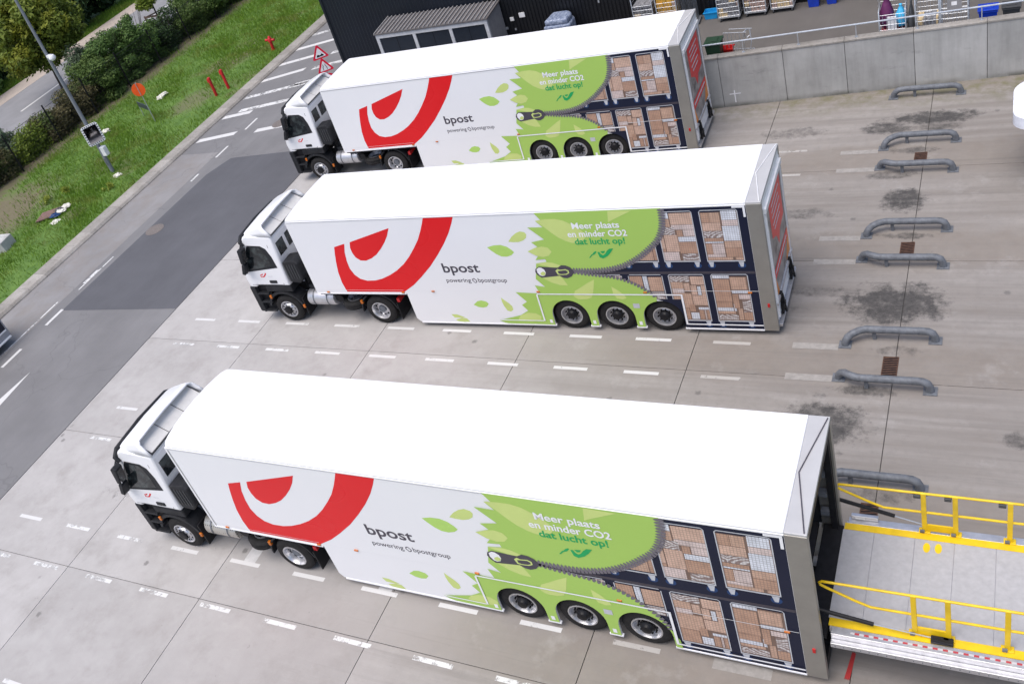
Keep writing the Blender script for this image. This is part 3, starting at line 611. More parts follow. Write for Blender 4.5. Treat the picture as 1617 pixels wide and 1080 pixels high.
def wheel(parent, s, y, z, r, w, kind, side=1):
    """side=1: outer face towards -y"""
    key = ('wheel', kind, r, w)
    def tyre():
        mb = MB(); h = w/2
        ri = .585*r
        mb.lathe([(-h+.03, ri), (-h+.005, ri+.03), (-h, r*.78), (-h+.012, r*.90), (-h+.05, r*.985), (-h*.45, r), (-h*.42, r*.975), (-h*.36, r*.975), (-h*.33, r), (-.03, r), (-.025, r*.975), (.025, r*.975), (.03, r), (h*.33, r), (h*.36, r*.975), (h*.42, r*.975), (h*.45, r), (h-.05, r*.985), (h-.012, r*.9), (h, r*.78), (h-.005, ri+.03), (h-.03, ri), (-h+.03, ri)], (0, 0, 0), 'y', 36)
        return mb
    o = shared(key, 'wheel', tyre, 'tyre', parent, 35)
    o.location = (s, y, z); o.rotation_euler = (0, random.Random(s).uniform(0, 6), 0 if side == 1 else PI)
    ri = .585*r; h = w/2
    if kind == 'front':      # flat disc rim standing proud, with hand holes
        def rim():
            mb = MB().lathe([(-h+.035, ri+.012), (-h+.0, ri+.012), (-h-.004, ri-.012), (-h+.05, ri-.03), (-h+.06, ri*.82), (-h-.02, ri*.66), (-h-.035, ri*.52), (-h-.03, .02)], (0, 0, 0), 'y', 36); return mb
        def hub(): return MB().lathe([(-h-.03, .15), (-h-.07, .145), (-h-.085, .11), (-h-.075, .001)], (0, 0, 0), 'y', 24)
        def holes():
            mb = MB()
            for k in range(10):
                a = 2*PI*k/10; mb.lathe([(-h+.013, .032), (-h+.010, .001)], (ri*.76*math.cos(a), 0, ri*.76*math.sin(a)), 'y', 10)
                a += .31; mb.lathe([(-h-.03, .016), (-h-.055, .016), (-h-.058, .001)], (ri*.60*math.cos(a), 0, ri*.60*math.sin(a)), 'y', 6)
            return mb
    else:                    # deep-dish rim
        dp = .10 if kind == 'trailer' else .15
        def rim():
            return MB().lathe([(-h+.035, ri+.012), (-h+.0, ri+.012), (-h-.004, ri-.012), (-h+.02, ri-.02), (-h+.04, ri*.90), (-h+dp, ri*.86), (-h+dp+.02, ri*.80), (-h+dp-.02, ri*.62), (-h+dp-.02, .02)], (0, 0, 0), 'y', 36)
        def hub():
            if kind == 'trailer':
                return MB().lathe([(-h+dp-.02, .155), (-h+dp-.07, .15), (-h+dp-.09, .12), (-h+dp-.14, .10), (-h+dp-.15, .001)], (0, 0, 0), 'y', 24)
            return MB().lathe([(-h+dp-.02, .13), (-h+dp-.06, .12), (-h+dp-.07, .001)], (0, 0, 0), 'y', 24)
        def holes():
            mb = MB()
            for k in range(10):
                a = 2*PI*k/10
                if kind == 'trailer': mb.lathe([(-h+dp-.02, .022), (-h+dp-.07, .02), (-h+dp-.075, .001)], (ri*.62*math.cos(a), 0, ri*.62*math.sin(a)), 'y', 8)
                else: mb.lathe([(-h+dp-.014, .04), (-h+dp-.015, .001)], (ri*.7*math.cos(a), 0, ri*.7*math.sin(a)), 'y', 10)
            return mb
    shared(key+('rim',), 'rim', rim, 'rim_steel', o, 35); shared(key+('hub',), 'hub', hub, 'hub_black' if kind != 'drive' else 'galvanised', o, 35)
    shared(key+('bolt',), 'wheel_bolts', holes, 'hub_black', o, 35)['kind'] = 'stuff'
    return o

def side_graphics(tr, w1, var):
    """printed livery, thin sheets of film on the side wall"""
    def sh(name, poly, lay, mat, key=None):
        k = ('film', key or str(poly[0])+str(len(poly))+mat, var if key else 0)
        return shared(k, name, lambda: MB().sheet(poly, onside(lay)), mat, tr)
    def shs(name, polys, lay, mat, key, joined=False):
        if not joined:
            for i, q in enumerate(polys): sh(name, q, lay, mat, key+'_%d' % i)
            return None
        def fn():
            mb = MB()
            for q in polys: mb.sheet(q, onside(lay))
            return mb
        k = ('film', key, var); o = None
        if k not in _cache:
            o = fn().build(name, mat, tr, fix=False); _cache[k] = o.data
        else: o = link(name, _cache[k], mat, tr)
        o['kind'] = 'stuff'; return o
    PX = 13.255
    shs('logo_print', [LOGO, EYE], 1, 'red_print', 'logo')
    # navy field with printed cages, then the green film laid over it
    bp = [q for q in bottom_path(w1, 6.26, PX)]
    navy = [(8.7, 3.92), (8.7, max(bot(w1, 8.7), 1.2))]
    navy = [(8.75, 3.92), (8.75, 1.3), (10.2, 1.3)]+[q for q in bp if q[0] > w1+2.564 and (q[1] > .9 or q[0] > w1+2.8)]+[(PX, 3.92)]
    sh('navy_print', navy, 1, 'navy_print', 'navy')
    shs('rail_print', [rect(8.9, 1.945, PX, 2.02)], 2.3, 'rail_print', 'rail')
    by = {}; backs = []; lines = []; dark = []; cast = []; ring = []
    sx = w1+2.564+ARCH_R+.03
    for (s0, z0, pc) in CAGES:
        W, Hh = .89, 1.48
        def cut(a, b, c, d):
            if b < 1.14 and a < sx:
                res = [(a, 1.14, c, d)] if d > 1.15 else []
                if c > sx and s0 > 11: res.append((sx, b, c, min(d, 1.14)))
                return res
            return [(a, b, c, d)]
        if s0 > 11:
            for q in cut(s0+.012, z0+.01, s0+W-.012, z0+Hh-.06): backs.append(rect(*q))
        for (x0, y0, x1, y1, mt) in pc:
            for q in cut(s0+x0*W+.006, z0+Hh*(1-y1)+.006, s0+x1*W-.004, z0+Hh*(1-y0)-.004): by.setdefault(mt, []).append(rect(*q))
        for q in (rect(s0+.04, z0+Hh-.014, s0+W-.04, z0+Hh+.008), rect(s0, z0+.02, s0+.02, z0+Hh-.04), rect(s0+W-.02, z0+.02, s0+W, z0+Hh-.04), rect(s0, z0-.012, s0+W, z0+.022)):
            for r_ in cut(q[0][0], q[0][1], q[2][0], q[2][1]): lines.append(rect(*r_))
        if z0 > 1 or s0 > 11:
            lines.append([(s0, z0+Hh-.04), (s0+.02, z0+Hh-.04), (s0+.05, z0+Hh-.012), (s0+.04, z0+Hh+.008)]); lines.append([(s0+W, z0+Hh-.04), (s0+W-.04, z0+Hh+.008), (s0+W-.05, z0+Hh-.012), (s0+W-.02, z0+Hh-.04)])
            for c in (s0+.09, s0+W-.09):
                if z0 < 1 and c < sx+.1: continue
                cast.append([(c-.07, z0-.02), (c-.03, z0-.17), (c+.03, z0-.17), (c+.06, z0-.02)])
                ring.append([(c+.095*math.cos(a), z0-.13+.085*math.sin(a)) for a in [2*PI*i/14 for i in range(14)]])
    shs('cage_backing_print', backs, 2, 'parcel_back', 'backs')
    k_ = 0
    for mt, ps in by.items():
        for i, q in enumerate(ps): sh('parcel_print', q, 3+.012*k_, 'parcel_'+mt, 'parcels%s%d' % (mt, i)); k_ += 1
    shs('cage_print', lines, 4, 'cage_line', 'cagelines', True); shs('castor_print', ring, 3, 'castor_blue', 'rings'); shs('castor_print', cast, 4, 'cage_line', 'casts')
    # green film
    zl = [q for q in ZL if q[1] > bot(w1, q[0])+.012]
    s_end = zl[-1][0]
    gb = [q for q in bp[1:] if q[0] <= s_end+.02 and not (q[0] > w1+2.564+.45 and q[1] < .3)]
    tail = []
    if var:   # nearest truck: a green sliver runs down behind the third arch
        gb = [q for q in bp[1:-1]]; tail = [(gb[-1][0]+.12, ZB), (11.08, .45)]
    green = GREEN_L+gb+tail+[q for q in reversed(zl)]+ZU
    sh('green_print', green, 5, 'green_print', 'green')
    shs('pale_leaf_print', [q for q in PALE], 6, 'pale_green_print', 'pale')
    for i, (mt, q) in enumerate(LEAVES): sh('leaf_print', q, 1, mt, 'leaf%d' % i)
    # zip teeth
    def teeth(path, pitch, ln, wd, sgn):
        pts = []; acc = 0.; out = []
        for a, b in zip(path, path[1:]):
            L = math.dist(a, b); t_ = acc
            while t_ < L:
                f = t_/L; d = ((b[0]-a[0])/L, (b[1]-a[1])/L); c = (a[0]+(b[0]-a[0])*f, a[1]+(b[1]-a[1])*f)
                nrm = (-d[1]*sgn, d[0]*sgn)
                P = lambda u, v: (c[0]+d[0]*u+nrm[0]*v, c[1]+d[1]*u+nrm[1]*v)
                out.append([P(-wd*.5, -ln*.45), P(wd*.35, -ln*.5), P(wd*.6, 0), P(wd*.45, ln*.38), P(0, ln*.6), P(-wd*.4, ln*.3)]); t_ += pitch
            acc = t_-L
        return out
    tu = teeth(ZU, .078, .17, .068, 1); tl = teeth(zl, .095, .11, .07, -1)
    shs('zip_tape_print', [[(a[0], a[1]-.035), (b[0], b[1]-.035), (b[0], b[1]+.01), (a[0], a[1]+.01)] for a, b in zip(ZU[:9], ZU[1:10])], 6, 'zip_dark', 'ztape', True)
    shs('zip_teeth_print', tu, 7, 'zip_print', 'zu', True); shs('zip_teeth_print', tl, 7, 'zip_print', 'zl', True)
    sh('zip_pull_print', TAB, 7, 'charcoal_print', 'tab'); sh('zip_hole_print', HOLE, 8, 'tape_white', 'hole')
    sh('zip_hole_print', [(7.73,2.02),(7.80,2.06),(7.86,2.02),(7.83,1.94),(7.75,1.92),(7.70,1.97)], 9, 'pale_green_print', 'hole2')
    sh('zip_slider_print', SLIDER, 8, 'charcoal_print', 'slider'); sh('zip_link_print', LINKR, 9, 'pale_green_print', 'linkr'); sh('zip_link_print', LINKI, 10, 'charcoal_print', 'linki')
    # lettering
    lettering('bpost', 4.77, 5.92, 2.035, .45, 1, 'charcoal_print', tr, .018)
    lettering('powering', 4.75, 5.53, 1.685, .205, 1, 'charcoal_print', tr, .006); lettering('bpostgroup', 5.76, 6.64, 1.685, .205, 1, 'charcoal_print', tr, .006)
    def lk():
        mb = MB()
        for c, a0, a1 in (((5.645, 1.755), .3*PI, 1.45*PI), ((5.655, 1.725), -.7*PI, .45*PI)):
            o_ = arc(*c, .066, a0, a1, 9); i_ = arc(*c, .042, a0, a1, 9)
            for k in range(9): mb.sheet([o_[k], o_[k+1], i_[k+1], i_[k]], onside(1))
        return mb
    shared(('film', 'link'), 'link_symbol_print', lk, 'charcoal_print', tr)['kind'] = 'stuff'
    lettering('Meer plaats', 8.95, 10.19, 3.40, .262, 7, 'tape_white', tr, .022); lettering('en minder CO2', 8.78, 10.34, 3.15, .262, 7, 'tape_white', tr, .022)
    lettering('dat lucht op!', 8.92, 10.24, 2.915, .262, 7, 'dark_green_print', tr, .022)
    shs('small_logo_print', [[(9.45,2.66),(9.50,2.67),(9.53,2.60),(9.58,2.56),(9.64,2.60),(9.71,2.70),(9.78,2.76),(9.89,2.77),(9.80,2.64),(9.69,2.53),(9.56,2.46),(9.48,2.50)], [(9.53,2.685),(9.66,2.70),(9.63,2.64),(9.57,2.62)],
        [(9.19,2.485),(9.22,2.485),(9.30,2.57),(9.37,2.60),(9.43,2.67),(9.42,2.70),(9.36,2.67),(9.31,2.61),(9.27,2.585)]], 7, 'dark_green_print', 'smalllogo')
    # reflective tape contours and seams
    a0, a1 = w1-.80, w1+3.175
    tp = [rect(a0, 1.275, a1, 1.315), rect(a0-.03, .345, a0+.015, 1.274), rect(6.05, .335, a0-.031, .365), rect(a1-.05, .365, a1, 1.274), rect(a1-.05, .325, PX, .364), rect(12.95, 3.86, 13.24, 3.918), rect(13.19, 3.60, 13.24, 3.859)]
    shs('reflective_tape', tp, 11, 'tape_white', 'tape')
    shs('panel_seam', [rect(3.27, 1.385, 6.75, 1.389), rect(11.3, 1.418, PX, 1.430), rect(.05, 1.40, 3.2, 1.408)], 10, 'off_white', 'seam')
    for (s, z) in ((.45, 1.31), (4.18, 1.36), (7.13-7.875+w1, 1.36), (10.10-7.875+w1, 1.36), (13.05, 1.37), (3.15, 1.31)):
        shared('marker', 'side_marker_lamp', lambda: MB().box((-.05, -.03, -.022), (.05, .0, .022)), 'amber', tr, None, .01).location = (s, -.0, z)
    shs('gauge_sticker', [rect(9.70-7.875+w1, .84, 9.87-7.875+w1, .99)], 7, 'cage_line', 'gauge')
    for i in range(3):
        x = w1+.641+1.282*i if i < 2 else w1-.62
        shs('skirt_label', [rect(x-.04, .27, x+.04, .39)], 7, 'tape_white', 'lab%d' % i)

def make_truck(label, X, Y, yaw, w1, var, bulge):
    tr = thing('articulated_truck', label, 'truck', (X-6.8*math.cos(yaw), Y-6.8*math.sin(yaw), 0), yaw, 'white articulated trucks parked in a row')
    W, H = 2.55, 3.985
    prof = [(.0, 3.90), (.0, 1.27), (3.26, 1.27), (3.262, .33), (3.36, ZB)]+bottom_path(w1, 3.4, 13.26)[1:]+[(13.26, 3.90)]
    for nm, y0, y1 in (('side_wall', 0, .045), ('side_wall', W-.045, W)):
        shared(('side', nm, y0, var), nm, lambda: MB().prism(prof, y0, y1), 'white_paint', tr)
    # roof with rounded cant rail
    nb = 8; us = [-1, -.985, -.95, -.88, -.75, -.5, -.2, .2, .5, .75, .88, .95, .985, 1]; front = [(-bulge*(1-abs(u)**2.2)+(.10 if bulge > .1 else .04)*max(0, (abs(u)-.8)/.2)**3, (u+1)*W/2) for u in us]
    rpoly = front+[(13.26, W), (13.26, 0)]
    MB().prism(rpoly, 3.86, H, 'z').build('roof', 'roof_white', tr, bevel=.045, seg=3)
    for y0, y1 in ((-.012, .05), (W-.05, W+.012)): bx('cant_rail', (.02, y0, 3.895), (13.26, y1, 3.93), 'off_white', tr, .008)
    bx('roof_lip', (.5, .05, H-.004), (13.0, .075, H+.012), 'roof_white', tr)
    fr = [(x+.004, y) for x, y in front]
    MB().prism(fr+[(.06, W), (.06, 0)], 1.27, 3.86, 'z').build('front_wall', 'white_paint', tr, bevel=.03)
    bx('bottom_rail', (3.40, -.012, ZB-.05), (w1-.5, .05, ZB-.003), 'tape_white', tr, .006); bx('bottom_rail', (w1+3.08, -.012, ZB-.05), (13.26, .05, ZB-.003), 'tape_white', tr, .006)
    for i in range(2): bx('bottom_rail', (w1+.641+1.282*i-.14, -.012, ZB-.05), (w1+.641+1.282*i+.14, .05, ZB-.003), 'tape_white', tr, .006)
    bx('front_bottom_rail', (.02, -.01, 1.235), (3.24, .05, 1.268), 'tape_white', tr)
    bx('floor', (.06, .05, 1.16), (13.2, W-.05, 1.24), 'interior_dark', tr)
    bx('step_wall', (3.265, .05, .3), (3.33, W-.05, 1.2), 'off_white', tr)
    bx('underfloor', (3.35, .5, .35), (13.2, W-.5, .5), 'black_metal', tr)
    # wheel-arch liners: closed dark box behind the arches
    bx('arch_liner', (w1-.65, .62, .30), (w1+3.25, .70, 1.15), 'black_metal', tr); bx('arch_liner', (w1-.65, .05, 1.10), (w1+3.25, .7, 1.14), 'black_metal', tr)
    for i in range(3):
        wheel(tr, w1+1.282*i, .245, .502, .502, .385, 'trailer'); wheel(tr, w1+1.282*i, W-.245, .502, .502, .385, 'trailer', -1)
    # rear frame
    for y0, y1 in ((-.012, .10), (W-.10, W+.012)): bx('rear_post', (13.262, y0, ZB-.04), (13.60, y1, 3.93), 'post_steel', tr, .008)
    MB().prism([(13.262, 0), (13.262, W), (13.60, W), (13.60, 0)], 3.90, 3.975, 'z').build('rear_roof_panel', 'roof_steel', tr, bevel=.01)
    MB().tube([(13.57, W-.05, 3.985), (13.30, 1.24, 3.985), (13.56, .03, 3.985)], .011, 5).build('roof_strap', 'off_white' if not var else 'charcoal_print', tr)
    bx('rear_sill', (13.3, .1, ZB-.03), (13.58, W-.1, .42), 'aluminium' if not var else 'black_metal', tr)
    bx('rear_header', (13.3, .1, 3.72), (13.59, W-.1, 3.90), 'off_white' if not var else 'black_metal', tr)
    MB().box((13.42, -.035, .93), (13.47, -.012, 1.03)).build('post_lamp', 'lamp_red', tr)
    side_graphics(tr, w1, var)
    if not var:
        X1 = 13.605
        bx('rear_door', (13.5, .1, .43), (X1, W-.1, 3.715), 'off_white', tr)
        rr = lambda lay: (lambda p: (X1+.003*lay, p[0], p[1]))
        def film(name, poly, lay, mat): return shared(('rear', name, mat, str(poly[0])), name, lambda: MB().sheet(poly, rr(lay)), mat, tr)
        film('door_photo_print', rect(.2, .95, 2.38, 3.5), 1, 'photo_print'); film('door_tag_print', [(.62, 3.45), (2.12, 3.45), (2.10, 2.25), (1.5, 2.2), (1.25, 1.92), (1.05, 2.3), (.62, 2.5)], 2, 'red_print')
        film('door_band_print', rect(.3, 1.46, 2.2, 1.74), 3, 'red_print'); film('door_orange_print', [(1.75, 1.0), (2.36, 1.0), (2.36, 1.9), (2.1, 1.45)], 2, 'orange_print'); film('door_orange_print', [(.22, .98), (.6, .98), (.3, 1.7), (.22, 1.7)], 2, 'orange_print')
        for i, (z, a, b) in enumerate(((3.22, .85, 1.9), (3.06, .85, 1.75), (2.90, .85, 1.85), (2.70, .85, 1.8), (2.54, .95, 1.7))): film('door_text_line', rect(a, z, b, z+.045), 3, 'parcel_white')
        film('door_text_line', rect(.45, 1.57, 2.05, 1.63), 4, 'parcel_white')
        bx('door_bar', (X1, .15, 3.53), (X1+.05, W-.15, 3.66), 'off_white', tr); bx('door_bar', (X1, .12, .86), (X1+.04, W-.12, .92), 'aluminium', tr)
        for y in (.18, W-.28): bx('door_edge', (X1, y, .45), (X1+.03, y+.08, 3.5), 'off_white', tr)
        for y in (.55, 1.95):
            MB().box((X1, y-.06, .3), (X1+.06, y+.06, .95)).box((X1+.02, y-.12, .5), (X1+.10, y+.12, .62)).tube([(X1+.06, y, .9), (X1+.11, y, .35)], .03, 6).build('lift_arm', 'black_metal', tr)
        bx('rear_bumper', (X1-.03, .1, .22), (X1+.07, W-.1, .30), 'aluminium', tr, .01)
    else:
        # open rear: dark hold, inner frame and the tail platform folded down
        bx('inner_wall', (9.5, W-.06, 1.25), (13.25, W-.05, 3.7), 'interior_dark', tr)
        bx('bulkhead', (10.2, .05, 1.25), (10.25, W-.05, 3.85), 'interior_dark', tr)
        for y in (W-.22, W-.14): bx('guide_rail', (13.45, y, .45), (13.56, y+.04, 3.75), 'black_metal', tr)
        for z in (1.7, 2.2, 2.7, 3.1, 3.4): bx('rail_bracket', (13.30, W-.26, z), (13.44, W-.13, z+.1), 'galvanised', tr)
        bx('upper_deck', (10.3, .06, 2.55), (12.9, W-.06, 2.62), 'galvanised', tr)
        tail_platform(tr, W)
    # ------------------------------------------------ tractor
    cy0, cy1 = .07, 2.48
    def cab():
        lower = [(-1.0, 1.48), (-.98, 2.1), (-2.60, 2.1), (-2.66, 1.75), (-2.63, 1.42), (-2.36, 1.42), (-2.30, 1.50)]
        upper = [(-.98, 2.1), (-.97, 3.22), (-1.04, 3.29), (-1.95, 3.36), (-2.10, 3.30), (-2.40, 2.70), (-2.60, 2.1)]
        mb = MB()
        for pl in (lower, upper):
            n = len(pl); vs = []
            for y, sg in ((cy0, 1), (cy1, -1)):
                for (x, z) in pl: vs.append((x, y+sg*max(0, (z-2.1))*.07, z))
            fs = [tuple(range(n)), tuple(range(2*n-1, n-1, -1))]
            for i in range(n):
                a, b = pl[i], pl[(i+1) % n]
                if abs(a[1]-2.1) < 1e-6 and abs(b[1]-2.1) < 1e-6: continue
                fs.append((i, (i+1) % n, n+(i+1) % n, n+i))
            mb.add(vs, fs)
        return mb
    shared('cab', 'cab', cab, 'white_paint', tr, 30, .05)
    ysd = lambda z: cy0+max(0, z-2.1)*.07
    def wall_sheet(poly, d): return MB().sheet(poly, lambda p: (p[0], ysd(p[1])-d, p[1]))
    shared('door_frame', 'window_frame', lambda: wall_sheet([(-2.02, 3.02), (-1.5, 2.99), (-1.33, 2.88), (-1.22, 2.6), (-1.16, 2.19), (-2.0, 2.09), (-2.53, 2.03), (-2.40, 2.42)], .004), 'black_plastic', tr)
    shared('door_glass', 'side_window', lambda: wall_sheet([(-2.05, 2.96), (-1.60, 2.94), (-1.48, 2.86), (-1.40, 2.6), (-1.36, 2.27), (-2.0, 2.16), (-2.44, 2.11), (-2.33, 2.45)], .008), 'glass_dark', tr)
    shared('door_seam', 'door_seam', lambda: wall_sheet(rect(-1.215, 1.52, -1.20, 3.02), .003).add(*(lambda q: (q.v, q.f))(wall_sheet(rect(-2.50, 1.52, -1.2, 1.532), .003))), 'tub_grey', tr)
    bx('door_handle', (-1.72, cy0-.03, 1.60), (-1.44, cy0+.01, 1.70), 'black_plastic', tr, .01)
    def mini(poly): return [(-2.0+(s-1.11)*.062, 1.83+(z-1.32)*.062) for s, z in poly]
    shared('cab_logo', 'cab_logo', lambda: wall_sheet(mini(LOGO), .004).add(*(lambda q: (q.v, q.f))(wall_sheet(mini(EYE), .004))), 'red_print', tr)
    lettering('bpost', -1.70, -1.52, 1.85, .05, 1, 'cage_line', tr, 0, lambda p: (p[0], cy0-.004, p[1]))['kind'] = 'stuff' 
    shared('windscreen', 'windscreen', lambda: MB().add([(-2.61, .2, 2.12), (-2.61, 2.35, 2.12), (-2.17, 2.3, 3.17), (-2.17, .25, 3.17)], [(0, 1, 2, 3)]), 'glass_dark', tr).location.x = -.012
    # rear windows
    for y0, y1 in ((.26, .66), (.80, 1.22), (1.36, 1.78)):
        bx('rear_window', (-.985, y0, 2.52), (-.962, y1, 3.0), 'glass_dark', tr, .05)
    bx('roof_edge_strip', (-1.02, .22, 3.285), (-.955, 2.33, 3.325), 'tub_grey', tr)
    # roof deflector: open shell
    def spoil():
        secs = []
        for (s, z1, ins, sr) in ((-2.04, 3.40, .25, -2.0), (-1.85, 3.49, .21, -1.7), (-1.60, 3.58, .185, -1.45), (-1.38, 3.65, .17, -1.15), (-1.22, 3.68, .16, -.90)):
            a, b = ins, 2.55-ins; z0 = 3.30; h = z1-z0
            secs.append([(sr, a-.02, z0), (sr*.6+s*.4, a, z0+h*.45), (sr*.2+s*.8, a+.035, z0+h*.85), (s, a+.14, z1), (s, 1.275, z1+.03), (s, b-.14, z1), (sr*.2+s*.8, b-.035, z0+h*.85), (sr*.6+s*.4, b, z0+h*.45), (sr, b+.02, z0)])
        mb = MB(); n = 9
        for sc in secs: mb.v += sc
        for i in range(len(secs)-1):
            for k in range(n-1): mb.f.append((i*n+k, i*n+k+1, (i+1)*n+k+1, (i+1)*n+k))
        mb.f.append(tuple(range(n)))
        return mb
    so = shared('spoiler', 'roof_deflector', spoil, 'white_paint', tr, 40)
    sm = so.modifiers.new('shell', 'SOLIDIFY'); sm.thickness = .05; sm.offset = -1
    # sloping back panel inside the deflector, in three sheets with dark seams between
    ys_ = (.26, .95, 1.62, 2.29)
    for ya_, yb_ in zip(ys_, ys_[1:]):
        MB().add([(-1.40, ya_+.012, 3.58), (-.985, ya_+.012, 3.325), (-.985, yb_-.012, 3.325), (-1.40, yb_-.012, 3.58), (-1.40, ya_+.012, 3.55), (-.985, ya_+.012, 3.30), (-.985, yb_-.012, 3.30), (-1.40, yb_-.012, 3.55)], [(0,1,2,3),(7,6,5,4),(0,4,5,1),(1,5,6,2),(2,6,7,3),(3,7,4,0)]).build('deflector_panel', 'deck_grey', tr)
    MB().add([(-1.42, .24, 3.56), (-.99, .24, 3.297), (-.99, 2.31, 3.297), (-1.42, 2.31, 3.56)], [(0,1,2,3)]).build('deflector_back', 'black_plastic', tr)
    bx('roof_marker', (-1.99, .30, 3.345), (-1.88, .36, 3.38), 'tub_grey', tr)
    # sun visor
    MB().tube([(-2.12, .10, 3.02), (-2.20, .10, 3.16), (-2.25, .28, 3.25), (-2.30, 1.27, 3.27), (-2.25, 2.27, 3.25), (-2.20, 2.45, 3.16), (-2.12, 2.45, 3.02)], .06, 8).build('sun_visor', 'black_plastic', tr, 50)
    # mirrors
    for y, sg in ((cy0, -1), (cy1, 1)):
        ya_, yb_ = sorted((y+sg*.03, y+sg*.27))
        o = MB().prism([(-2.28, 2.52), (-2.17, 2.50), (-2.0, 3.02), (-2.10, 3.10), (-2.19, 3.04)], ya_, yb_).build('mirror_housing', 'black_plastic', tr, bevel=.035, seg=3)
        MB().prism([(-2.44, 2.12), (-2.33, 2.08), (-2.18, 2.46), (-2.29, 2.50)], ya_+.01, yb_-.01).build('lower_mirror_housing', 'black_plastic', tr, bevel=.03, seg=3)
        MB().tube([(-2.15, y+sg*.10, 3.05), (-2.18, y-sg*.02, 3.12), (-2.14, y-sg*.10, 3.2)], .025, 6).build('mirror_arm', 'black_plastic', o); MB().tube([(-2.40, y+sg*.12, 2.10), (-2.44, y+sg*.04, 2.02), (-2.50, y-sg*.03, 2.02)], .025, 6).build('mirror_arm', 'black_plastic', o)
        MB().add([(-2.165, ya_+.03, 2.53), (-2.165, yb_-.03, 2.53), (-2.01, yb_-.03, 2.99), (-2.01, ya_+.03, 2.99)], [(0, 1, 2, 3)]).build('mirror_glass', 'mirror_glass', o).location.x = .008
    # bumper, step well, fenders
    bx('bumper', (-2.74, .09, .38), (-2.45, 2.46, 1.41), 'black_plastic', tr, .06)
    for y0, y1 in ((.08, .55), (2.0, 2.47)):
        bx('step_well', (-2.46, y0+.12, .42), (-2.02, y1, 1.44), 'black_metal', tr)
        for z in (.42, .78, 1.12): bx('step', (-2.50, y0-.02, z), (-2.03, y1-.1, z+.05), 'black_plastic', tr, .012)
        bx('step_side', (-2.56, y0-.02, .40), (-2.47, y1, 1.42), 'black_plastic', tr, .02)
        rim_o = arc(-1.5, .52, .72, R(15), R(168), 14); rim_i = arc(-1.5, .52, .64, R(168), R(15), 14)
        MB().prism(rim_o+rim_i, y0-.02, y1).build('front_fender', 'black_plastic', tr, 40)
        bx('fender_top', (-2.05, y0+.0, 1.22), (-1.0, y1, 1.47), 'black_plastic', tr, .04)
        bx('mud_flap', (-.80, y0, .28), (-.765, y1, .98), 'black_metal', tr)
    bx('side_marker_lamp', (-2.02, .03, .98), (-1.94, .075, 1.10), 'amber', tr, .01); bx('side_marker_lamp', (-.84, .03, .62), (-.76, .075, .74), 'amber', tr, .01); bx('side_marker_lamp', (1.42, .05, .80), (1.50, .12, .92), 'amber', tr, .01)
    FW, RW = -1.5, 2.02
    wheel(tr, FW, .235, .515, .515, .31, 'front'); wheel(tr, FW, 2.315, .515, .515, .31, 'front', -1)
    for y, sd in ((.225, 1), (.56, 1), (1.99, -1), (2.325, -1)): wheel(tr, RW, y, .515, .515, .30, 'drive', sd)
    # chassis and what hangs on it
    for y in (.85, 1.62): bx('chassis_rail', (-2.4, y, .72), (2.95, y+.08, 1.0), 'black_metal', tr)
    for s in (-.6, .4, 1.3, 2.8): bx('cross_member', (s, .93, .76), (s+.1, 1.62, .96), 'black_metal', tr)
    MB().prism([(-.95, 1.6), (-.55, 1.55), (-.40, 1.75), (-.36, 2.30), (-.50, 2.42), (-.95, 2.36)], .10, .62).build('air_intake', 'black_plastic', tr, bevel=.05, seg=3)
    for i in range(5): bx('intake_fin', (-.90+i*.1, .085, 1.75), (-.87+i*.1, .098, 2.28), 'tub_grey', tr)
    MB().box((-.92, .9, 1.5), (-.55, 1.5, 2.1)).build('coolant_box', 'black_metal', tr, bevel=.03)
    MB().lathe([(-.22, .001), (-.22, .12), (.22, .12), (.22, .001)], (-.62, .75, 1.75), 'z', 14).build('filter_canister', 'tub_grey', tr, 40)
    for i, y in enumerate((.95, 1.12, 1.3)): MB().tube([(-.9, y, 2.1), (-.62, y-.02, 1.85-.05*i), (-.38, y+.04, 1.45), (.05, y+.1, 1.22)], .02, 6).build('air_line', ('lamp_red', 'tub_grey', 'amber')[i] if i != 1 else 'galvanised', tr, 50)
    MB().tube([(-.62, .6, 1.6), (-.60, .62, 1.2), (-.5, .9, .98)], .10, 10).tube([(-.6, 1.1, 1.0), (-.55, 1.15, 1.9), (-.8, 1.2, 2.1)], .05, 8).tube([(-.4, 1.0, 1.7), (-.1, .95, 1.35), (.2, 1.1, 1.2)], .025, 6).tube([(-.45, .85, 1.75), (-.15, .8, 1.30), (.2, .95, 1.22)], .02, 6).build('hoses', 'black_metal', tr, 40)['kind'] = 'stuff'
    bx('engine_block', (-.95, .7, .9), (-.35, 1.9, 1.5), 'black_metal', tr, .03); bx('catwalk', (-.5, .55, 1.02), (1.0, 1.95, 1.07), 'black_metal', tr)
    MB().box((-.7, .55, 1.05), (-.25, .85, 1.45)).box((-.55, .35, .95), (-.3, .6, 1.3)).build('battery_box', 'black_plastic', tr, bevel=.03)
    MB().lathe([(-.52, .001), (-.52, .20), (-.50, .255), (-.46, .275), (.46, .275), (.50, .255), (.52, .20), (.52, .001)], (-.10, .36, .86), 'x', 28).build('fuel_tank', 'perforated' if var else 'aluminium', tr, 40)
    for s in (-.36, .16): MB().lathe([(-.02, .28), (-.02, .285), (.02, .285), (.02, .28)], (s, .36, .86), 'x', 28).build('tank_strap', 'galvanised', tr, 40)
    bx('air_tank_bracket', (.45, .3, .72), (.62, .8, 1.0), 'black_plastic', tr, .03)
    MB().lathe([(-.15, .001), (-.15, .14), (.12, .14), (.12, .001)], (.58, .35, .88), 'y', 16).build('air_tank', 'black_metal', tr, 40)
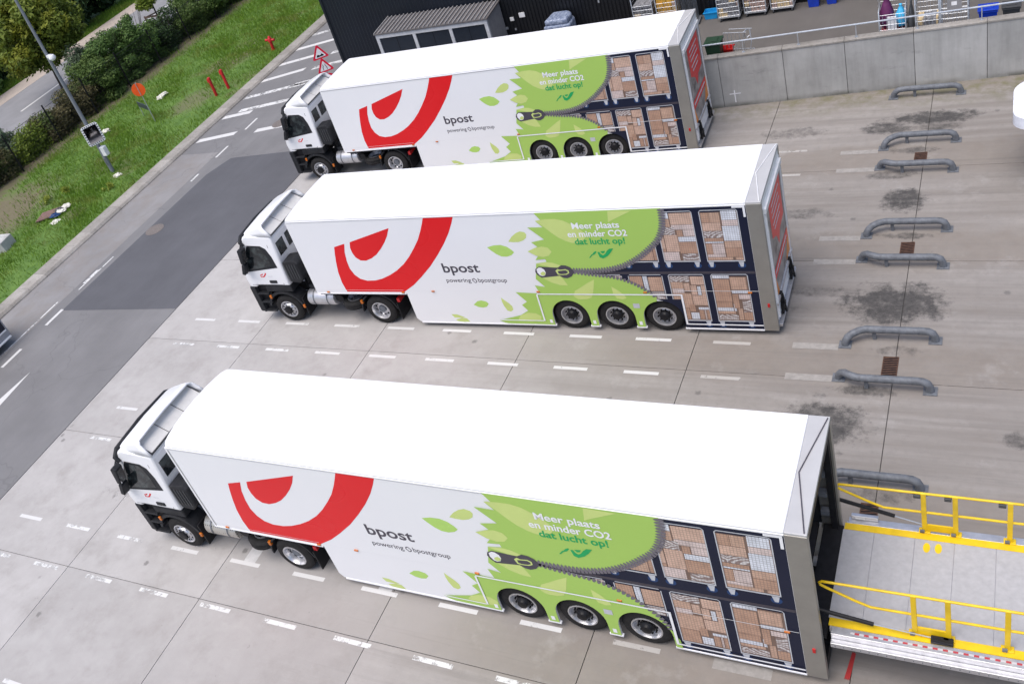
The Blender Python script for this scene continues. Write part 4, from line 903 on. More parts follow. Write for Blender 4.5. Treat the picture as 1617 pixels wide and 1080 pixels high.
    sp = wheel(tr, 1.02, .45, .68, .46, .28, 'drive'); sp.name = 'spare_wheel'; sp.rotation_euler = (R(-90), 0, 0)
    for y0, y1 in ((.08, .72), (1.83, 2.47)):
        MB().prism(arc(RW, .52, .66, R(8), R(75), 8)+arc(RW, .52, .62, R(75), R(8), 8), y0, y1).build('rear_fender', 'black_plastic', tr, 40)
        MB().prism(arc(RW, .52, .66, R(120), R(185), 8)+arc(RW, .52, .62, R(185), R(120), 8), y0, y1).build('rear_fender', 'black_plastic', tr, 40)
        bx('mud_flap', (2.68, y0, .20), (2.71, y1, .82), 'black_metal', tr)
        bx('tail_lamp', (2.70, y0+.05, .82), (2.80, y1-.12, .96), 'lamp_red', tr, .01)
    MB().lathe([(-.03, .001), (-.03, .5), (.03, .5), (.03, .001)], (1.55, 1.275, 1.12), 'z', 24).build('fifth_wheel', 'black_metal', tr)
    bx('rear_cross', (2.75, .7, .7), (2.9, 1.85, 1.0), 'black_metal', tr)
    bx('landing_leg', (3.0, .55, .35), (3.12, .67, 1.2), 'galvanised', tr)
    return tr

def tail_platform(tr, W):
    """tail platform of the nearest truck: aluminium deck with yellow guard rails"""
    x0, x1, z = 13.66, 17.5, 1.345; ya, yb = .19, 2.58
    pf = bx('tail_platform', (x0+.02, ya+.05, z-.12), (x1, yb-.05, z-.016), 'aluminium', tr)
    xs = [x0-.02, 14.16, 14.81, 15.42, 16.04, 16.66, 17.28, x1]
    for a, b in zip(xs, xs[1:]): bx('deck_plate', (a+.003, ya+.25, z-.02), (b-.003, yb-.25, z), 'tread_plate', pf)
    bx('edge_strip', (x0+.0, ya+.10, z-.018), (x1, ya+.247, z+.003), 'yellow_rail', pf); bx('edge_strip', (x0+.0, yb-.247, z-.018), (x1, yb-.10, z+.003), 'yellow_rail', pf)
    for y0, y1 in ((ya-.06, ya+.097), (yb-.097, yb+.06)):
        bx('side_beam', (x0+.05, y0, z-.16), (x1, y1, z-.006), 'aluminium', pf, .008)
    bx('side_beam', (x0+.05, ya-.16, z-.24), (x1, ya-.062, z-.13), 'aluminium', pf, .008)
    bx('warning_tape', (x0+.35, ya-.0, z-.005), (x1, ya+.035, z-.002), 'checker_tape', pf)
    for i in range(30): shared('rivet', 'rivet', lambda: MB().box((-.008, -.004, -.008), (.008, .004, .008)), 'galvanised', pf).location = (x0+.12+i*.13, ya-.164, z-.185)
    bx('hinge_lip', (13.30, .12, z-.16), (x0-.022, W-.12, z-.03), 'black_metal', tr)
    for dx, dy in ((0, 0), (.18, .012)):      # painted foot marks
        MB().sheet([(15.0+dx+.055*math.cos(a), 2.16+dy+.105*math.sin(a)) for a in [2*PI*i/16 for i in range(16)]], lambda p: (p[0], p[1], z+.003)).build('foot_mark', 'yellow_rail', pf, fix=False)
    for y, sg in ((.42, 1), (2.52, -1)):
        posts = (14.95, 15.43, 16.23, 17.1); zt, zm = z+.98, z+.50
        MB().tube([(x1, y, zm), (14.32, y, zm), (14.10, y, zm+.10), (13.66, y, zt-.14), (13.585, y, zt-.09), (13.575, y, zt-.04), (13.62, y, zt), (13.72, y, zt), (x1, y, zt)], .023, 8).build('guard_rail', 'yellow_rail', pf, 50)
        for px in posts:
            MB().box((px-.04, y-.025, z), (px+.04, y+.025, zt+.01)).box((px-.09, y-.06, z), (px+.09, y+.06, z+.025)).build('rail_post', 'yellow_rail', pf, bevel=.006)
        bx('kick_plate', (14.99, y-.015, z+.03), (15.39, y+.015, z+.19), 'yellow_rail', pf)
        for px in posts: MB().box((px-.07, y-.07, z+.025), (px+.0, y-.03, z+.07)).build('bolt_plate', 'galvanised', pf)
    for px in (14.86, 15.33, 16.12): bx('clamp', (px-.06, 2.46, z+.90), (px+.05, 2.55, z+.97), 'tub_grey', pf, .01)
    MB().tube([(13.40, .36, z+.30), (14.35, .36, z+.13)], .036, 8).build('gas_strut', 'black_metal', pf, 40); MB().tube([(14.35, .36, z+.13), (15.30, .36, z+.04)], .011, 6).build('strut_rod', 'galv_light', pf)
    MB().tube([(13.40, 2.56, z+.58), (14.48, 2.54, z+.28)], .036, 8).build('gas_strut', 'black_metal', pf, 40); MB().tube([(14.48, 2.54, z+.28), (15.0, 2.53, z+.14)], .011, 6).build('strut_rod', 'galv_light', pf)
    MB().box((15.18, .28, z+.0), (15.50, .40, z+.07)).tube([(15.2, .3, z+.08), (15.5, .3, z+.03)], .03, 6).build('strut_clamp', 'black_metal', pf, bevel=.01)
    MB().box((13.75, 2.58, z), (14.2, 2.66, z+.09)).build('control_box', 'aluminium', pf, bevel=.01)
    bx('control_label', (13.82, 2.575, z+.02), (13.98, 2.579, z+.07), 'sign_white', pf)

make_truck('nearest white articulated truck with its rear open and yellow railed tail platform down', 0, 0, 0, 7.875, 1, .19)
make_truck('white articulated truck in the middle of the three with closed red printed rear door', -2.321, 8.964, .021, 8.218, 0, .06)
make_truck('farthest white articulated truck parked next to the dark navy building', -6.339, 17.767, .031, 8.218, 0, .06)

# ================================================================ PIPE BARRIERS AND GRATES
def barrier(y, flare, label):
    o = thing('pipe_barrier', label, 'barrier', (6.05, y, 0), 0, 'grey pipe wheel guides at the loading bays')
    f = flare
    MB().tube([(-.05, f*.26, .0), (-.04, f*.25, .11), (.01, f*.22, .20), (.10, f*.16, .265), (.24, f*.06, .283), (.40, 0, .285), (.55, 0, .285), (1.58, 0, .285), (1.70, 0, .275), (1.79, 0, .22), (1.83, 0, .12), (1.84, 0, 0)], .088, 14, False).build('pipe', 'galvanised', o, 50)
    for x, yy in ((-.05, f*.26), (1.84, 0)):
        MB().box((x-.14, yy-.14, .002), (x+.14, yy+.14, .018)).build('base_plate', 'galvanised', o)
    MB().box((.52, -.04, .0), (.60, .04, .25)).build('support_leg', 'galvanised', o)
    for x in (.42, 1.50): MB().lathe([(-.012, .0885), (-.012, .092), (.012, .092), (.012, .0885)], (x, 0, .285), 'x', 14).build('weld_ring', 'galvanised', o, 50)
    return o
for y, f, lb in ((20.85, 0, 'grey pipe wheel guide beside the foot of the concrete retaining wall'), (18.02, -1, 'grey pipe wheel guide just below the large black oil stain near the wall'),
                 (16.42, 1, 'grey pipe wheel guide second below the retaining wall, under the small rusty grate'), (13.56, -1, 'grey pipe wheel guide level with the rear of the middle truck, above a rusty grate'),
                 (11.98, 1, 'grey pipe wheel guide directly below the rusty grate beside the middle truck rear'), (9.14, -1, 'grey pipe wheel guide below the round black oil stain, above a rusty grate'),
                 (7.46, 1, 'grey pipe wheel guide below the lowest fully visible rusty grate'), (4.62, -1, 'grey pipe wheel guide partly hidden by the rear of the nearest truck'),
                 (3.08, 1, 'grey pipe wheel guide hidden under the tail platform of the nearest truck')):
    barrier(y, f, lb)
for y0, y1, lb in ((16.78, 17.42, 'small rusty drain grate nearest the retaining wall'), (12.36, 12.98, 'rusty drain grate between the two pipe guides right of the middle truck'), (7.80, 8.50, 'largest rusty drain grate, above the lowest free pipe guide'), (3.45, 4.10, 'drain grate just behind the yellow railed tail platform')):
    g = thing('drain_grate', lb, 'grate', (6.88, y0, 0), 0, 'drain grates between the pipe guides')
    L = y1-y0
    bx('pit', (0, 0, .001), (.29, L, .003), 'hub_black', g)
    MB().box((-.02, -.02, .001), (0, L+.02, .012)).box((.29, -.02, .001), (.31, L+.02, .012)).box((0, -.02, .001), (.29, 0, .012)).box((0, L, .001), (.29, L+.02, .012)).build('frame', 'rust', g, fix=False)
    n = 9
    for i in range(n):
        yy = L*(i+.3)/n
        MB().add([(0,yy,.004),(.29,yy+.05,.004),(.29,yy+.088,.004),(0,yy+.038,.004),(0,yy,.011),(.29,yy+.05,.011),(.29,yy+.088,.011),(0,yy+.038,.011)], [(0,3,2,1),(4,5,6,7),(0,1,5,4),(1,2,6,5),(2,3,7,6),(3,0,4,7)]).build('slat', 'rust', g, fix=False)

# ================================================================ THINGS IN THE UPPER YARD
ZY = 1.2
def roll_cage(x, y, label, load, rz=0., w=.78, d=.72, h=1.70, fill=.6):
    o = thing('roll_cage', label, 'roll cage', (x, y, ZY), rz, 'galvanised roll cages in the upper yard')
    r = .018
    for px in (0, w):
        MB().tube([(px, 0, .18), (px, 0, h-.06), (px, .06, h), (px, d-.06, h), (px, d, h-.06), (px, d, .18)], r, 6).build('side_frame', 'galv_light', o, 50)
        mb = MB()
        for i in range(1, 9): mb.tube([(px, 0, .2+i*.17), (px, d, .2+i*.17)], .006, 4)
        mb.build('side_bars', 'galv_light', o)['kind'] = 'stuff'
    mb = MB()
    for i in range(0, 9): mb.tube([(0, d, .22+i*.17), (w, d, .22+i*.17)], .006, 4)
    for i in range(1, 7): mb.tube([(w*i/7, d, .2), (w*i/7, d, h-.05)], .006, 4)
    mb.build('rear_bars', 'galv_light', o)['kind'] = 'stuff'
    mb = MB()
    for i in range(0, 6): mb.tube([(0, 0, .22+i*.17), (w, 0, .22+i*.17)], .006, 4)
    for i in range(1, 7): mb.tube([(w*i/7, 0, .2), (w*i/7, 0, .22+5*.17)], .006, 4)
    mb.build('front_gate', 'galv_light', o)['kind'] = 'stuff'
    bx('base', (-.01, -.01, .15), (w+.01, d+.01, .19), 'galv_light', o)
    for px in (.06, w-.06):
        for py in (.06, d-.06):
            c = MB().box((px-.02, py-.03, .08), (px+.02, py+.03, .15)).build('castor_fork', 'galv_light', o)
            MB().lathe([(-.02, .001), (-.02, .06), (.02, .06), (.02, .001)], (px, py, .062), 'x', 12).build('castor', 'tub_grey', c)
    if load:
        rnd = random.Random(int(x*77)); zz = .195; k = 0
        while zz < .2+fill:
            hh = rnd.uniform(.12, .24); xx = .03
            while xx < w-.08:
                ww = min(rnd.uniform(.14, .34), w-.03-xx)
                bx('parcel', (xx, .03+rnd.uniform(0, .05), zz), (xx+ww-.008, d-.04, zz+hh-rnd.uniform(.004, .03)), load if k % 3 else rnd.choice(['load_mixed', 'load_grey', 'load_cream', load]), o); xx += ww; k += 1
            zz += hh
    return o
roll_cage(-3.55, 25.55, 'roll cage of grey stock poking up behind the farthest truck roof, left of the pair', 'load_grey', fill=.8)
roll_cage(-2.62, 25.55, 'roll cage with yellow load just behind the rear roof corner of the farthest truck', 'load_yellow', fill=.9)
roll_cage(-.33, 25.55, 'roll cage with mixed grey load right of the small blue crate', 'load_grey', .02, fill=1.2)
roll_cage(.60, 25.72, 'middle roll cage of three against the building with pinkish mixed load', 'load_mixed', -.02, fill=1.2)
roll_cage(1.54, 25.78, 'roll cage with cream coloured load left of the blue bins', 'load_cream', .02, fill=1.0)
# nested empty cages
for i in range(4):
    o = thing('nested_cage_frame', ('leftmost of the empty nested cage frames behind the farthest truck rear', 'second from left of the empty nested cage frames', 'second from right of the empty nested cage frames', 'empty cage frame nearest the small light blue crate')[i], 'cage frame', (-1.78+i*.19, 25.62, ZY), R(4), 'nested empty cage frames')
    mb = MB()
    for k in range(6): mb.tube([(0, k*.13, .1), (0, k*.13, 1.7)], .009, 5)
    mb.tube([(0, 0, 1.7), (0, .65, 1.7)], .016, 5); mb.tube([(0, 0, .12), (0, .65, .12)], .016, 5); mb.build('bars', 'galvanised', o)['kind'] = 'stuff'
    bx('base', (-.02, 0, .06), (.12, .65, .10), 'galvanised', o)
def tub(name, label, cat, x, y, z, w, d, h, mat, lid=None, taper=.06, group=None, rz=0):
    o = thing(name, label, cat, (x, y, z), rz, group)
    def ring(a, zz): return [(a, a, zz), (w-a, a, zz), (w-a, d-a, zz), (a, d-a, zz)]
    t_ = .02; vs = ring(taper, 0)+ring(0, h)+ring(t_, h)+ring(taper+t_, .03)
    fs = [(3,2,1,0)]+[(i, (i+1) % 4, 4+(i+1) % 4, 4+i) for i in range(4)]+[(4+i, 4+(i+1) % 4, 8+(i+1) % 4, 8+i) for i in range(4)]+[(8+i, 8+(i+1) % 4, 12+(i+1) % 4, 12+i) for i in range(4)]+[(12,13,14,15)]
    MB().add(vs, fs).build('body', mat, o, bevel=.012)
    bx('rim', (-.02, -.02, h-.05), (w+.02, -.0005, h-.015), mat, o); bx('rim', (-.02, d+.0005, h-.05), (w+.02, d+.02, h-.015), mat, o)
    if lid: MB().box((-.03, -.03, h+.004), (w+.03, d+.03, h+.04)).box((w*.2, d*.2, h+.04), (w*.8, d*.8, h+.065)).build('lid', lid, o, bevel=.012)
    return o
tub('blue_bin', 'larger blue plastic bin beside the cream loaded roll cage', 'bin', 2.76, 25.85, ZY, .46, .45, .75, 'bin_blue', 'bin_blue')
tub('blue_bin', 'smaller blue plastic bin, right hand one of the two by the building', 'bin', 3.38, 25.92, ZY, .42, .42, .72, 'bin_blue', 'bin_blue')
tub('blue_crate', 'light blue plastic crate on the ground between cage frames and roll cage', 'crate', -.98, 25.95, ZY, .52, .38, .30, 'crate_blue', None, .03)
tub('green_bin', 'dark green wheeled bin right behind the wall next to the farthest truck', 'bin', .10, 21.72, ZY, .52, .52, .92, 'bin_green', 'bin_green')
tub('red_basket', 'red plastic basket behind the wall beside the green bin', 'basket', .47, 22.2, ZY+.15, .42, .34, .32, 'basket_red', None, .05)
bx('plinth', (.04, .03, -.15), (.38, .31, -.004), 'tub_grey', bpy.data.objects['red_basket'])
tub('blue_tub', 'bright blue tub just behind the wall at the right edge', 'tub', 8.32, 22.15, ZY, .5, .45, .80, 'bin_blue', 'bin_blue')
tub('grey_tub', 'dark grey tub just behind the wall at the right edge', 'tub', 8.95, 22.15, ZY, .46, .42, .82, 'tub_grey', 'tub_grey')
f_ = roll_cage(5.56, 22.1, 'low roll cage holding purple and light blue bags behind the wall', None, .02, .76, .7, 1.22)
bx('tray', (.05, .05, .2), (.71, .65, .52), 'tray_red', f_)
def bag(name, label, x, y, z, rx, ry, h, mat):
    mb = MB(); n = 14; rnd = random.Random(int(x*31)); pr = [(0, .6), (.12, .95), (.3, 1.05), (.55, .9), (.8, .5), (.93, .22), (1.0, .3), (1.04, .05)]
    for hh, rr in pr:
        for k in range(n):
            a = 2*PI*k/n; q = rr*(1+rnd.uniform(-.14, .14)); mb.v.append((x+rx*q*math.cos(a), y+ry*q*math.sin(a), z+h*hh))
    for i in range(len(pr)-1):
        for k in range(n): a = i*n+k; b = i*n+(k+1) % n; mb.f.append((a, b, b+n, a+n))
    mb.f.append(tuple(range(n-1, -1, -1)))
    return tag(mb.build(name, mat, None, 60), label, 'bag')
bag('plastic_bag', 'dark purple bag standing in the low roll cage behind the wall', 5.76, 22.42, ZY+.55, .22, .24, 1.0, 'bag_purple')
bag('plastic_bag', 'light blue plastic bag in the low roll cage behind the wall', 6.17, 22.36, ZY+.55, .17, .2, .72, 'bag_cyan')
bx_ = thing('cardboard_box', 'pale printed box between the purple and light blue bags', 'box', (5.80, 22.12, ZY+.53)); bx('carton', (0, 0, 0), (.26, .06, .45), 'off_white', bx_, .01); bx('flap', (0, -.012, .38), (.26, -.002, .45), 'off_white', bx_)
bag('plastic_bag', 'black bag squeezed between two roll cages behind the wall', 6.47, 22.35, ZY, .12, .26, 1.35, 'tub_grey')
roll_cage(6.60, 22.1, 'roll cage half filled with dark mixed goods right of the black bag', 'load_grey', 0, .66, .7, 1.75, .5)
h_ = roll_cage(7.30, 22.1, 'roll cage with a grey label board right of the dark mixed goods', None, 0, .74, .7, 1.75)
bx('label_board', (.18, -.03, .95), (.58, -.015, 1.45), 'grey_panel', h_); bx('label', (.30, -.034, 1.15), (.45, -.031, 1.27), 'sign_white', h_)
# trolley: wire push cart
tl = thing('wire_trolley', 'empty wire push trolley behind the wall next to the red basket', 'trolley', (.62, 22.35, ZY), R(-10))
mb = MB()
for k in range(6): mb.tube([(k*.14, 0, .15), (k*.14, .0, 1.0)], .008, 5)
mb.build('wire_side', 'galv_light', tl)['kind'] = 'stuff'
MB().tube([(0, 0, 1.0), (.82, 0, 1.0)], .014, 6).tube([(0, .5, .9), (.82, .5, .9)], .014, 6).tube([(0, 0, .15), (.82, 0, .15), (.82, .5, .15), (0, .5, .15), (0, 0, .15)], .016, 6).build('frame', 'galv_light', tl)
MB().tube([(.72, .0, 1.0), (.78, .1, 1.05), (.86, .25, .95), (.80, .3, .75), (.72, .2, .7), (.70, .1, .85), (.76, .02, .98)], .014, 6).tube([(.84, 0, .15), (.92, .1, .6), (.86, .2, 1.0)], .014, 6).build('handle', 'galv_light', tl)
for k in (0.05, .77):
    for yy in (.03, .47): MB().lathe([(-.015, .001), (-.015, .06), (.015, .06), (.015, .001)], (k, yy, .062), 'y', 12).box((k-.01, yy-.012, .06), (k+.01, yy+.012, .15)).build('castor', 'tub_grey', tl)
# wrapped pallet
pl = thing('wrapped_pallet', 'pallet load wrapped in bluish stretch film against the dark wall', 'pallet', (-7.35, 25.45, ZY))
MB().prism([(0, 0), (1.15, 0), (1.15, .72), (1.0, .92), (.12, .98), (0, .75)], .15, .78, 'z').build('load', 'stretch_film', pl, bevel=.07, seg=3)
MB().prism([(.05, .05), (1.08, .04), (1.08, .70), (.9, .9), (.12, .9)], .76, 1.02, 'z').build('load_top', 'stretch_film', pl, bevel=.10, seg=3)
for y in (.02, .4, .8): bx('pallet_runner', (0, y, .0), (1.15, y+.1, .1), 'stake_wood', pl)
for i in range(6): bx('pallet_board', (i*.2, 0, .103), (i*.2+.12, .9, .128), 'stake_wood', pl)

# ================================================================ VEHICLES AT THE FRAME EDGES
vn = thing('white_van', 'white vehicle with rounded roof edge cut off at the right side', 'van', (9.30, 15.2, 0))
MB().prism(arc(.45, .35, .45, PI, 1.5*PI, 8)[:-1]+[(.5, -.1), (5.4, -.1), (5.4, 2.1), (.8, 2.1)]+arc(.75, 1.35, .75, .5*PI, PI, 10), 1.90, 2.22, 'z').build('roof_overhang', 'van_white', vn, 40, bevel=.09, seg=4)
MB().prism([(.75, .06), (5.3, .06), (5.3, 2.04), (.75, 2.04)], .35, 1.95, 'z').build('body', 'van_white', vn, bevel=.06, seg=2)
bx('side_window', (1.0, .052, 1.2), (2.2, .06, 1.75), 'glass_dark', vn); bx('bumper', (.68, .1, .35), (.76, 2.0, .6), 'tub_grey', vn, .02); bx('rear_window', (.742, .35, 1.2), (.75, 1.75, 1.75), 'glass_dark', vn)
for s in (1.5, 4.3):
    for y, sd_ in ((.17, 1), (1.93, -1)): wheel(vn, s, y, .34, .34, .22, 'drive', sd_)
v2 = thing('navy_van', 'dark navy vehicle with grey rounded end cut off at the left edge on the road', 'van', (-24.60, 2.5, 0))
MB().prism([(.05, .3), (.0, 1.25), (.18, 1.62), (1.45, 1.62), (1.62, 1.25), (1.66, .3)], 0, 4.6).build('body', 'van_grey', v2, bevel=.10, seg=3)
bx('side_window', (1.60, .8, .66), (1.70, 4.48, 1.36), 'van_navy', v2, .03); bx('sill', (1.64, .3, .30), (1.74, 4.5, .36), 'sign_white', v2, .01); bx('side_strip', (1.70, .5, .62), (1.72, 4.46, .68), 'sign_white', v2)
bx('badge', (1.70, 3.3, .86), (1.705, 3.55, .98), 'cage_line', v2)
for y in (.9, 3.6):
    for x, sg in ((1.52, 1), (.14, -1)):
        w_ = wheel(v2, x, y, .31, .31, .2, 'drive'); w_.rotation_euler = (0, 0, R(90)*sg)

# ================================================================ VERGE FURNITURE
lp = thing('lamp_post', 'tall grey lamp post with traffic mirror and camera on the grass verge', 'lamp post', (-28.56, 19.2, .08))
MB().tube([(0, 0, 0), (0, 0, 1.2), (0, 0, 9.5)], [.105, .10, .062], 12).build('pole', 'pole_grey', lp, 50)
MB().tube([(0, 0, 9.5), (.05, -.2, 9.75), (.15, -1.0, 9.85)], .04, 8).box((.03, -1.7, 9.8), (.3, -.95, 9.92)).build('lamp_arm', 'galvanised', lp)
bx('inspection_door', (-.05, -.11, .5), (.05, -.095, .85), 'galvanised', lp)
mr = MB(); qd = Vector((.72, -.55, .10)).normalized(); ax_ = Vector((-qd.y, qd.x, 0)).normalized(); ay_ = qd.cross(ax_)
if ay_.z < 0: ay_ = -ay_
def rrect(hw, hh, r, n=5):
    out = []
    for cx, cz, a0 in ((hw-r, hh-r, 0), (-hw+r, hh-r, PI/2), (-hw+r, -hh+r, PI), (hw-r, -hh+r, 1.5*PI)): out += arc(cx, cz, r, a0, a0+PI/2, n)
    return out
mc = Vector((.15, -.06, 2.20))+qd*.12
mp_ = lambda d: (lambda p: tuple(mc+ax_*p[0]+ay_*p[1]+qd*d))
def slabp(hw, hh, r, d0, d1):
    pl_ = rrect(hw, hh, r); n = len(pl_); mb = MB(); mb.v = [mp_(d0)(p) for p in pl_]+[mp_(d1)(p) for p in pl_]
    mb.f = [tuple(range(n)), tuple(range(n, 2*n))]+[(i, (i+1) % n, n+(i+1) % n, n+i) for i in range(n)]; return mb
tm = slabp(.42, .50, .13, -.03, .0).build('traffic_mirror', 'sign_white', lp, bevel=.01); slabp(.325, .405, .05, .001, .012).build('mirror_glass', 'mirror_glass', tm)
mb = MB()
for i in range(7):
    for sx_, sz_, hh_ in ((-.30+i*.10, .452, 0), (-.30+i*.10, -.452, 0)): mb.sheet(rect(sx_-.022, sz_-.035, sx_+.022, sz_+.035), mp_(.004))
    for sx_, sz_ in ((-.372, -.36+i*.12), (.372, -.36+i*.12)): mb.sheet(rect(sx_-.035, sz_-.022, sx_+.035, sz_+.022), mp_(.004))
mb.build('mirror_marks', 'tub_grey', tm, fix=False)['kind'] = 'stuff'
MB().tube([(0, 0, 2.1), tuple(mc-qd*.03)], .025, 6).build('mirror_bracket', 'galvanised', lp)
bx('control_cabinet', (.09, -.12, 1.0), (.36, .12, 1.48), 'sign_white', lp, .02)
MB().box((.06, -.12, 6.2), (.30, .02, 6.32)).lathe([(.0, .001), (.0, .12), (-.10, .17), (-.16, .16), (-.24, .08), (-.26, .001)], (.38, -.10, 6.30), 'z', 16).build('dome_camera', 'sign_white', lp, 40)
# warning signs near the building corner
SX, SY = -17.85, 24.3
sg = thing('road_sign', 'post with two red triangular warning signs and a round sign by the building corner', 'road sign', (SX, SY, 0), R(36))
MB().tube([(0, .05, 0), (0, .05, 3.0)], .03, 8).build('post', 'galv_light', sg)
def tri(c, r): return [(c[0]+r*math.cos(a), c[1]+r*math.sin(a)) for a in (R(90), R(210), R(330))]
def roundtri(c, r, rr):
    out = []
    for a in (90, 210, 330):
        cx, cz = c[0]+(r-2*rr)*math.cos(R(a)), c[1]+(r-2*rr)*math.sin(R(a)); out += arc(cx, cz, rr, R(a-60), R(a+60), 4)
    return out
for cz in (2.62, 1.97):
    pt = MB().prism(roundtri((0, cz), .47, .05), .0, .012).build('warning_plate', 'sign_red', sg)
    MB().sheet(roundtri((0, cz-.01), .315, .03), lambda p: (p[0], -.003, p[1])).build('plate_face', 'sign_white', pt, fix=False)
    if cz > 2.3: MB().sheet([(-.17, cz-.13), (.17, cz-.13), (.16, cz-.07), (.09, cz-.01), (.03, cz-.065), (-.03, cz-.065), (-.09, cz-.01), (-.16, cz-.07)], lambda p: (p[0], -.006, p[1])).build('bump_symbol', 'hub_black', pt, fix=False)
    else:
        q = MB()
        for s_ in (-1, 1): q.sheet([(s_*.10, cz-.14), (s_*.075, cz-.14), (s_*.075, cz-.02), (s_*.04, cz+.03), (s_*.04, cz+.13), (s_*.065, cz+.13), (s_*.065, cz+.04), (s_*.10, cz-.01)], lambda p: (p[0], -.006, p[1]))
        q.build('narrowing_symbol', 'hub_black', pt, fix=False)['kind'] = 'stuff'
rp = MB().lathe([(0, .001), (0, .31), (.012, .31), (.012, .001)], (0, 0, 1.33), 'y', 28).build('round_plate', 'sign_red', sg)
MB().disc((0, -.003, 1.33), .22, 'y', 24).build('plate_face', 'sign_white', rp, fix=False)
# orange round sign
og = thing('orange_sign', 'round orange sign on a thin leaning post with small dark plate on the grass', 'road sign', (-29.95, 24.3, .1), R(28))
MB().tube([(0, 0, 0), (0, .02, 2.3)], .026, 8).build('post', 'galv_light', og)
MB().lathe([(0, .001), (0, .36), (.015, .36), (.015, .001)], (0, -.05, 1.92), 'y', 28).build('round_plate', 'orange_sign', og).rotation_euler = (0, 0, 0)
MB().box((-.015, -.075, 1.6), (.015, -.055, 2.3)).build('post_front', 'galv_light', og)
MB().add([(-1.0, 1.42, .62), (-.05, .12, .62), (-.05, .12, .90), (-1.0, 1.42, .90), (-.97, 1.45, .62), (-.02, .15, .62), (-.02, .15, .90), (-.97, 1.45, .90)], [(0,1,2,3),(7,6,5,4),(0,4,5,1),(1,5,6,2),(2,6,7,3),(3,7,4,0)]).build('dark_plate', 'dark_plate', og)
MB().tube([(-.98, 1.44, 0), (-.98, 1.44, .64)], .02, 6).build('plate_leg', 'galv_light', og)
# red marker posts and hydrant
for (x, y, lb, lean) in ((-27.26, 26.6, 'red steel marker post on the verge, left one of the two', .05), (-26.95, 27.35, 'red steel marker post on the verge, right one of the two', -.04)):
    o = thing('marker_post', lb, 'post', (x, y, .08), 0, 'red marker posts on the verge'); o.rotation_euler = (lean, lean, 0)
    MB().tube([(0, 0, 0), (0, 0, 1.12)], .085, 10).build('tube', 'red_paint', o, 40); MB().box((-.1, -.09, .9), (.1, -.06, 1.1)).build('bracket', 'red_paint', o); MB().lathe([(0, .08), (.03, .07), (.045, .001)], (0, 0, 1.12), 'z', 10).build('cap', 'red_paint', o)
hy = thing('fire_hydrant', 'red fire hydrant with side outlets in the grass near the kerb', 'hydrant', (-26.9, 31.9, .08)); hy.rotation_euler = (0, .06, 0)
MB().lathe([(0, .001), (0, .14), (.06, .14), (.07, .09), (.55, .085), (.56, .13), (.72, .13), (.76, .10), (.86, .06), (.88, .001)], (0, 0, 0), 'z', 16).build('barrel', 'red_paint', hy, 40)
for s_ in (-1, 1): MB().lathe([(.08*s_, .001), (.08*s_, .06), (.24*s_, .06), (.24*s_, .08), (.30*s_, .08), (.30*s_, .001)], (0, 0, .64), 'x', 12).build('outlet', 'red_paint', hy, 40)
# concrete block, rubbish
cb = thing('concrete_block', 'pale concrete block lying in the grass at the left edge', 'block', (-30.1, 12.45, .05), R(12))
MB().prism([(-.75, 0), (.62, 0), (.55, .55), (-.65, .62)], 0, .85).build('body', 'block_concrete', cb, bevel=.03); MB().tube([(-.1, .42, .58), (-.1, .42, .68), (.1, .42, .68), (.1, .42, .58)], .015, 6).build('lifting_loop', 'rust', cb)
def crumple(name, label, x, y, z, sx, sy, sz, mat, seed):
    rnd = random.Random(seed); mb = MB(); n, m_ = 10, 5
    for i in range(m_+1):
        f = i/m_*PI/2
        for k in range(n):
            a = 2*PI*k/n; q = rnd.uniform(.65, 1.2)
            mb.v.append((x+sx*math.cos(f)*math.cos(a)*q, y+sy*math.cos(f)*math.sin(a)*q, z+sz*math.sin(f)*rnd.uniform(.6, 1.2)))
    for i in range(m_):
        for k in range(n): a = i*n+k; b = i*n+(k+1) % n; mb.f.append((a, b, b+n, a+n))
    return tag(mb.build(name, mat, None), label, 'litter', 'litter on the grass verge')
crumple('litter', 'crumpled white sheet in the grass between the orange sign and the red posts', -32.0, 27.4, .12, .28, .5, .16, 'litter_white', 1)
crumple('litter', 'small white scrap in the grass right behind the traffic mirror', -33.2, 23.7, .12, .3, .25, .14, 'litter_white', 2)
crumple('litter', 'white stone-like scrap at the foot of the lamp post', -27.85, 18.8, .12, .28, .22, .13, 'litter_white', 3)
crumple('litter', 'white scrap in front of the dumped brown board', -28.5, 14.9, .12, .28, .25, .12, 'litter_white', 4)
hp = thing('dumped_board', 'brown board with white rags dumped in the grass', 'rubbish', (-29.4, 15.5, .14), R(35))
MB().prism([(-.7, -.35), (.6, -.4), (.65, .4), (-.5, .45)], .03, .09, 'z').build('board', 'cardboard', hp, bevel=.01)
for i, (x, y, mt) in enumerate(((.55, -.2, 'litter_white'), (.75, .15, 'litter_white'), (.3, -.42, 'castor_blue'), (.45, .0, 'tub_grey'))):
    r_ = crumple('rag', '', x, y, .08, .26, .22, .12, mt, 20+i); r_.parent = hp
    for k in ('label', 'category', 'group'): del r_[k]

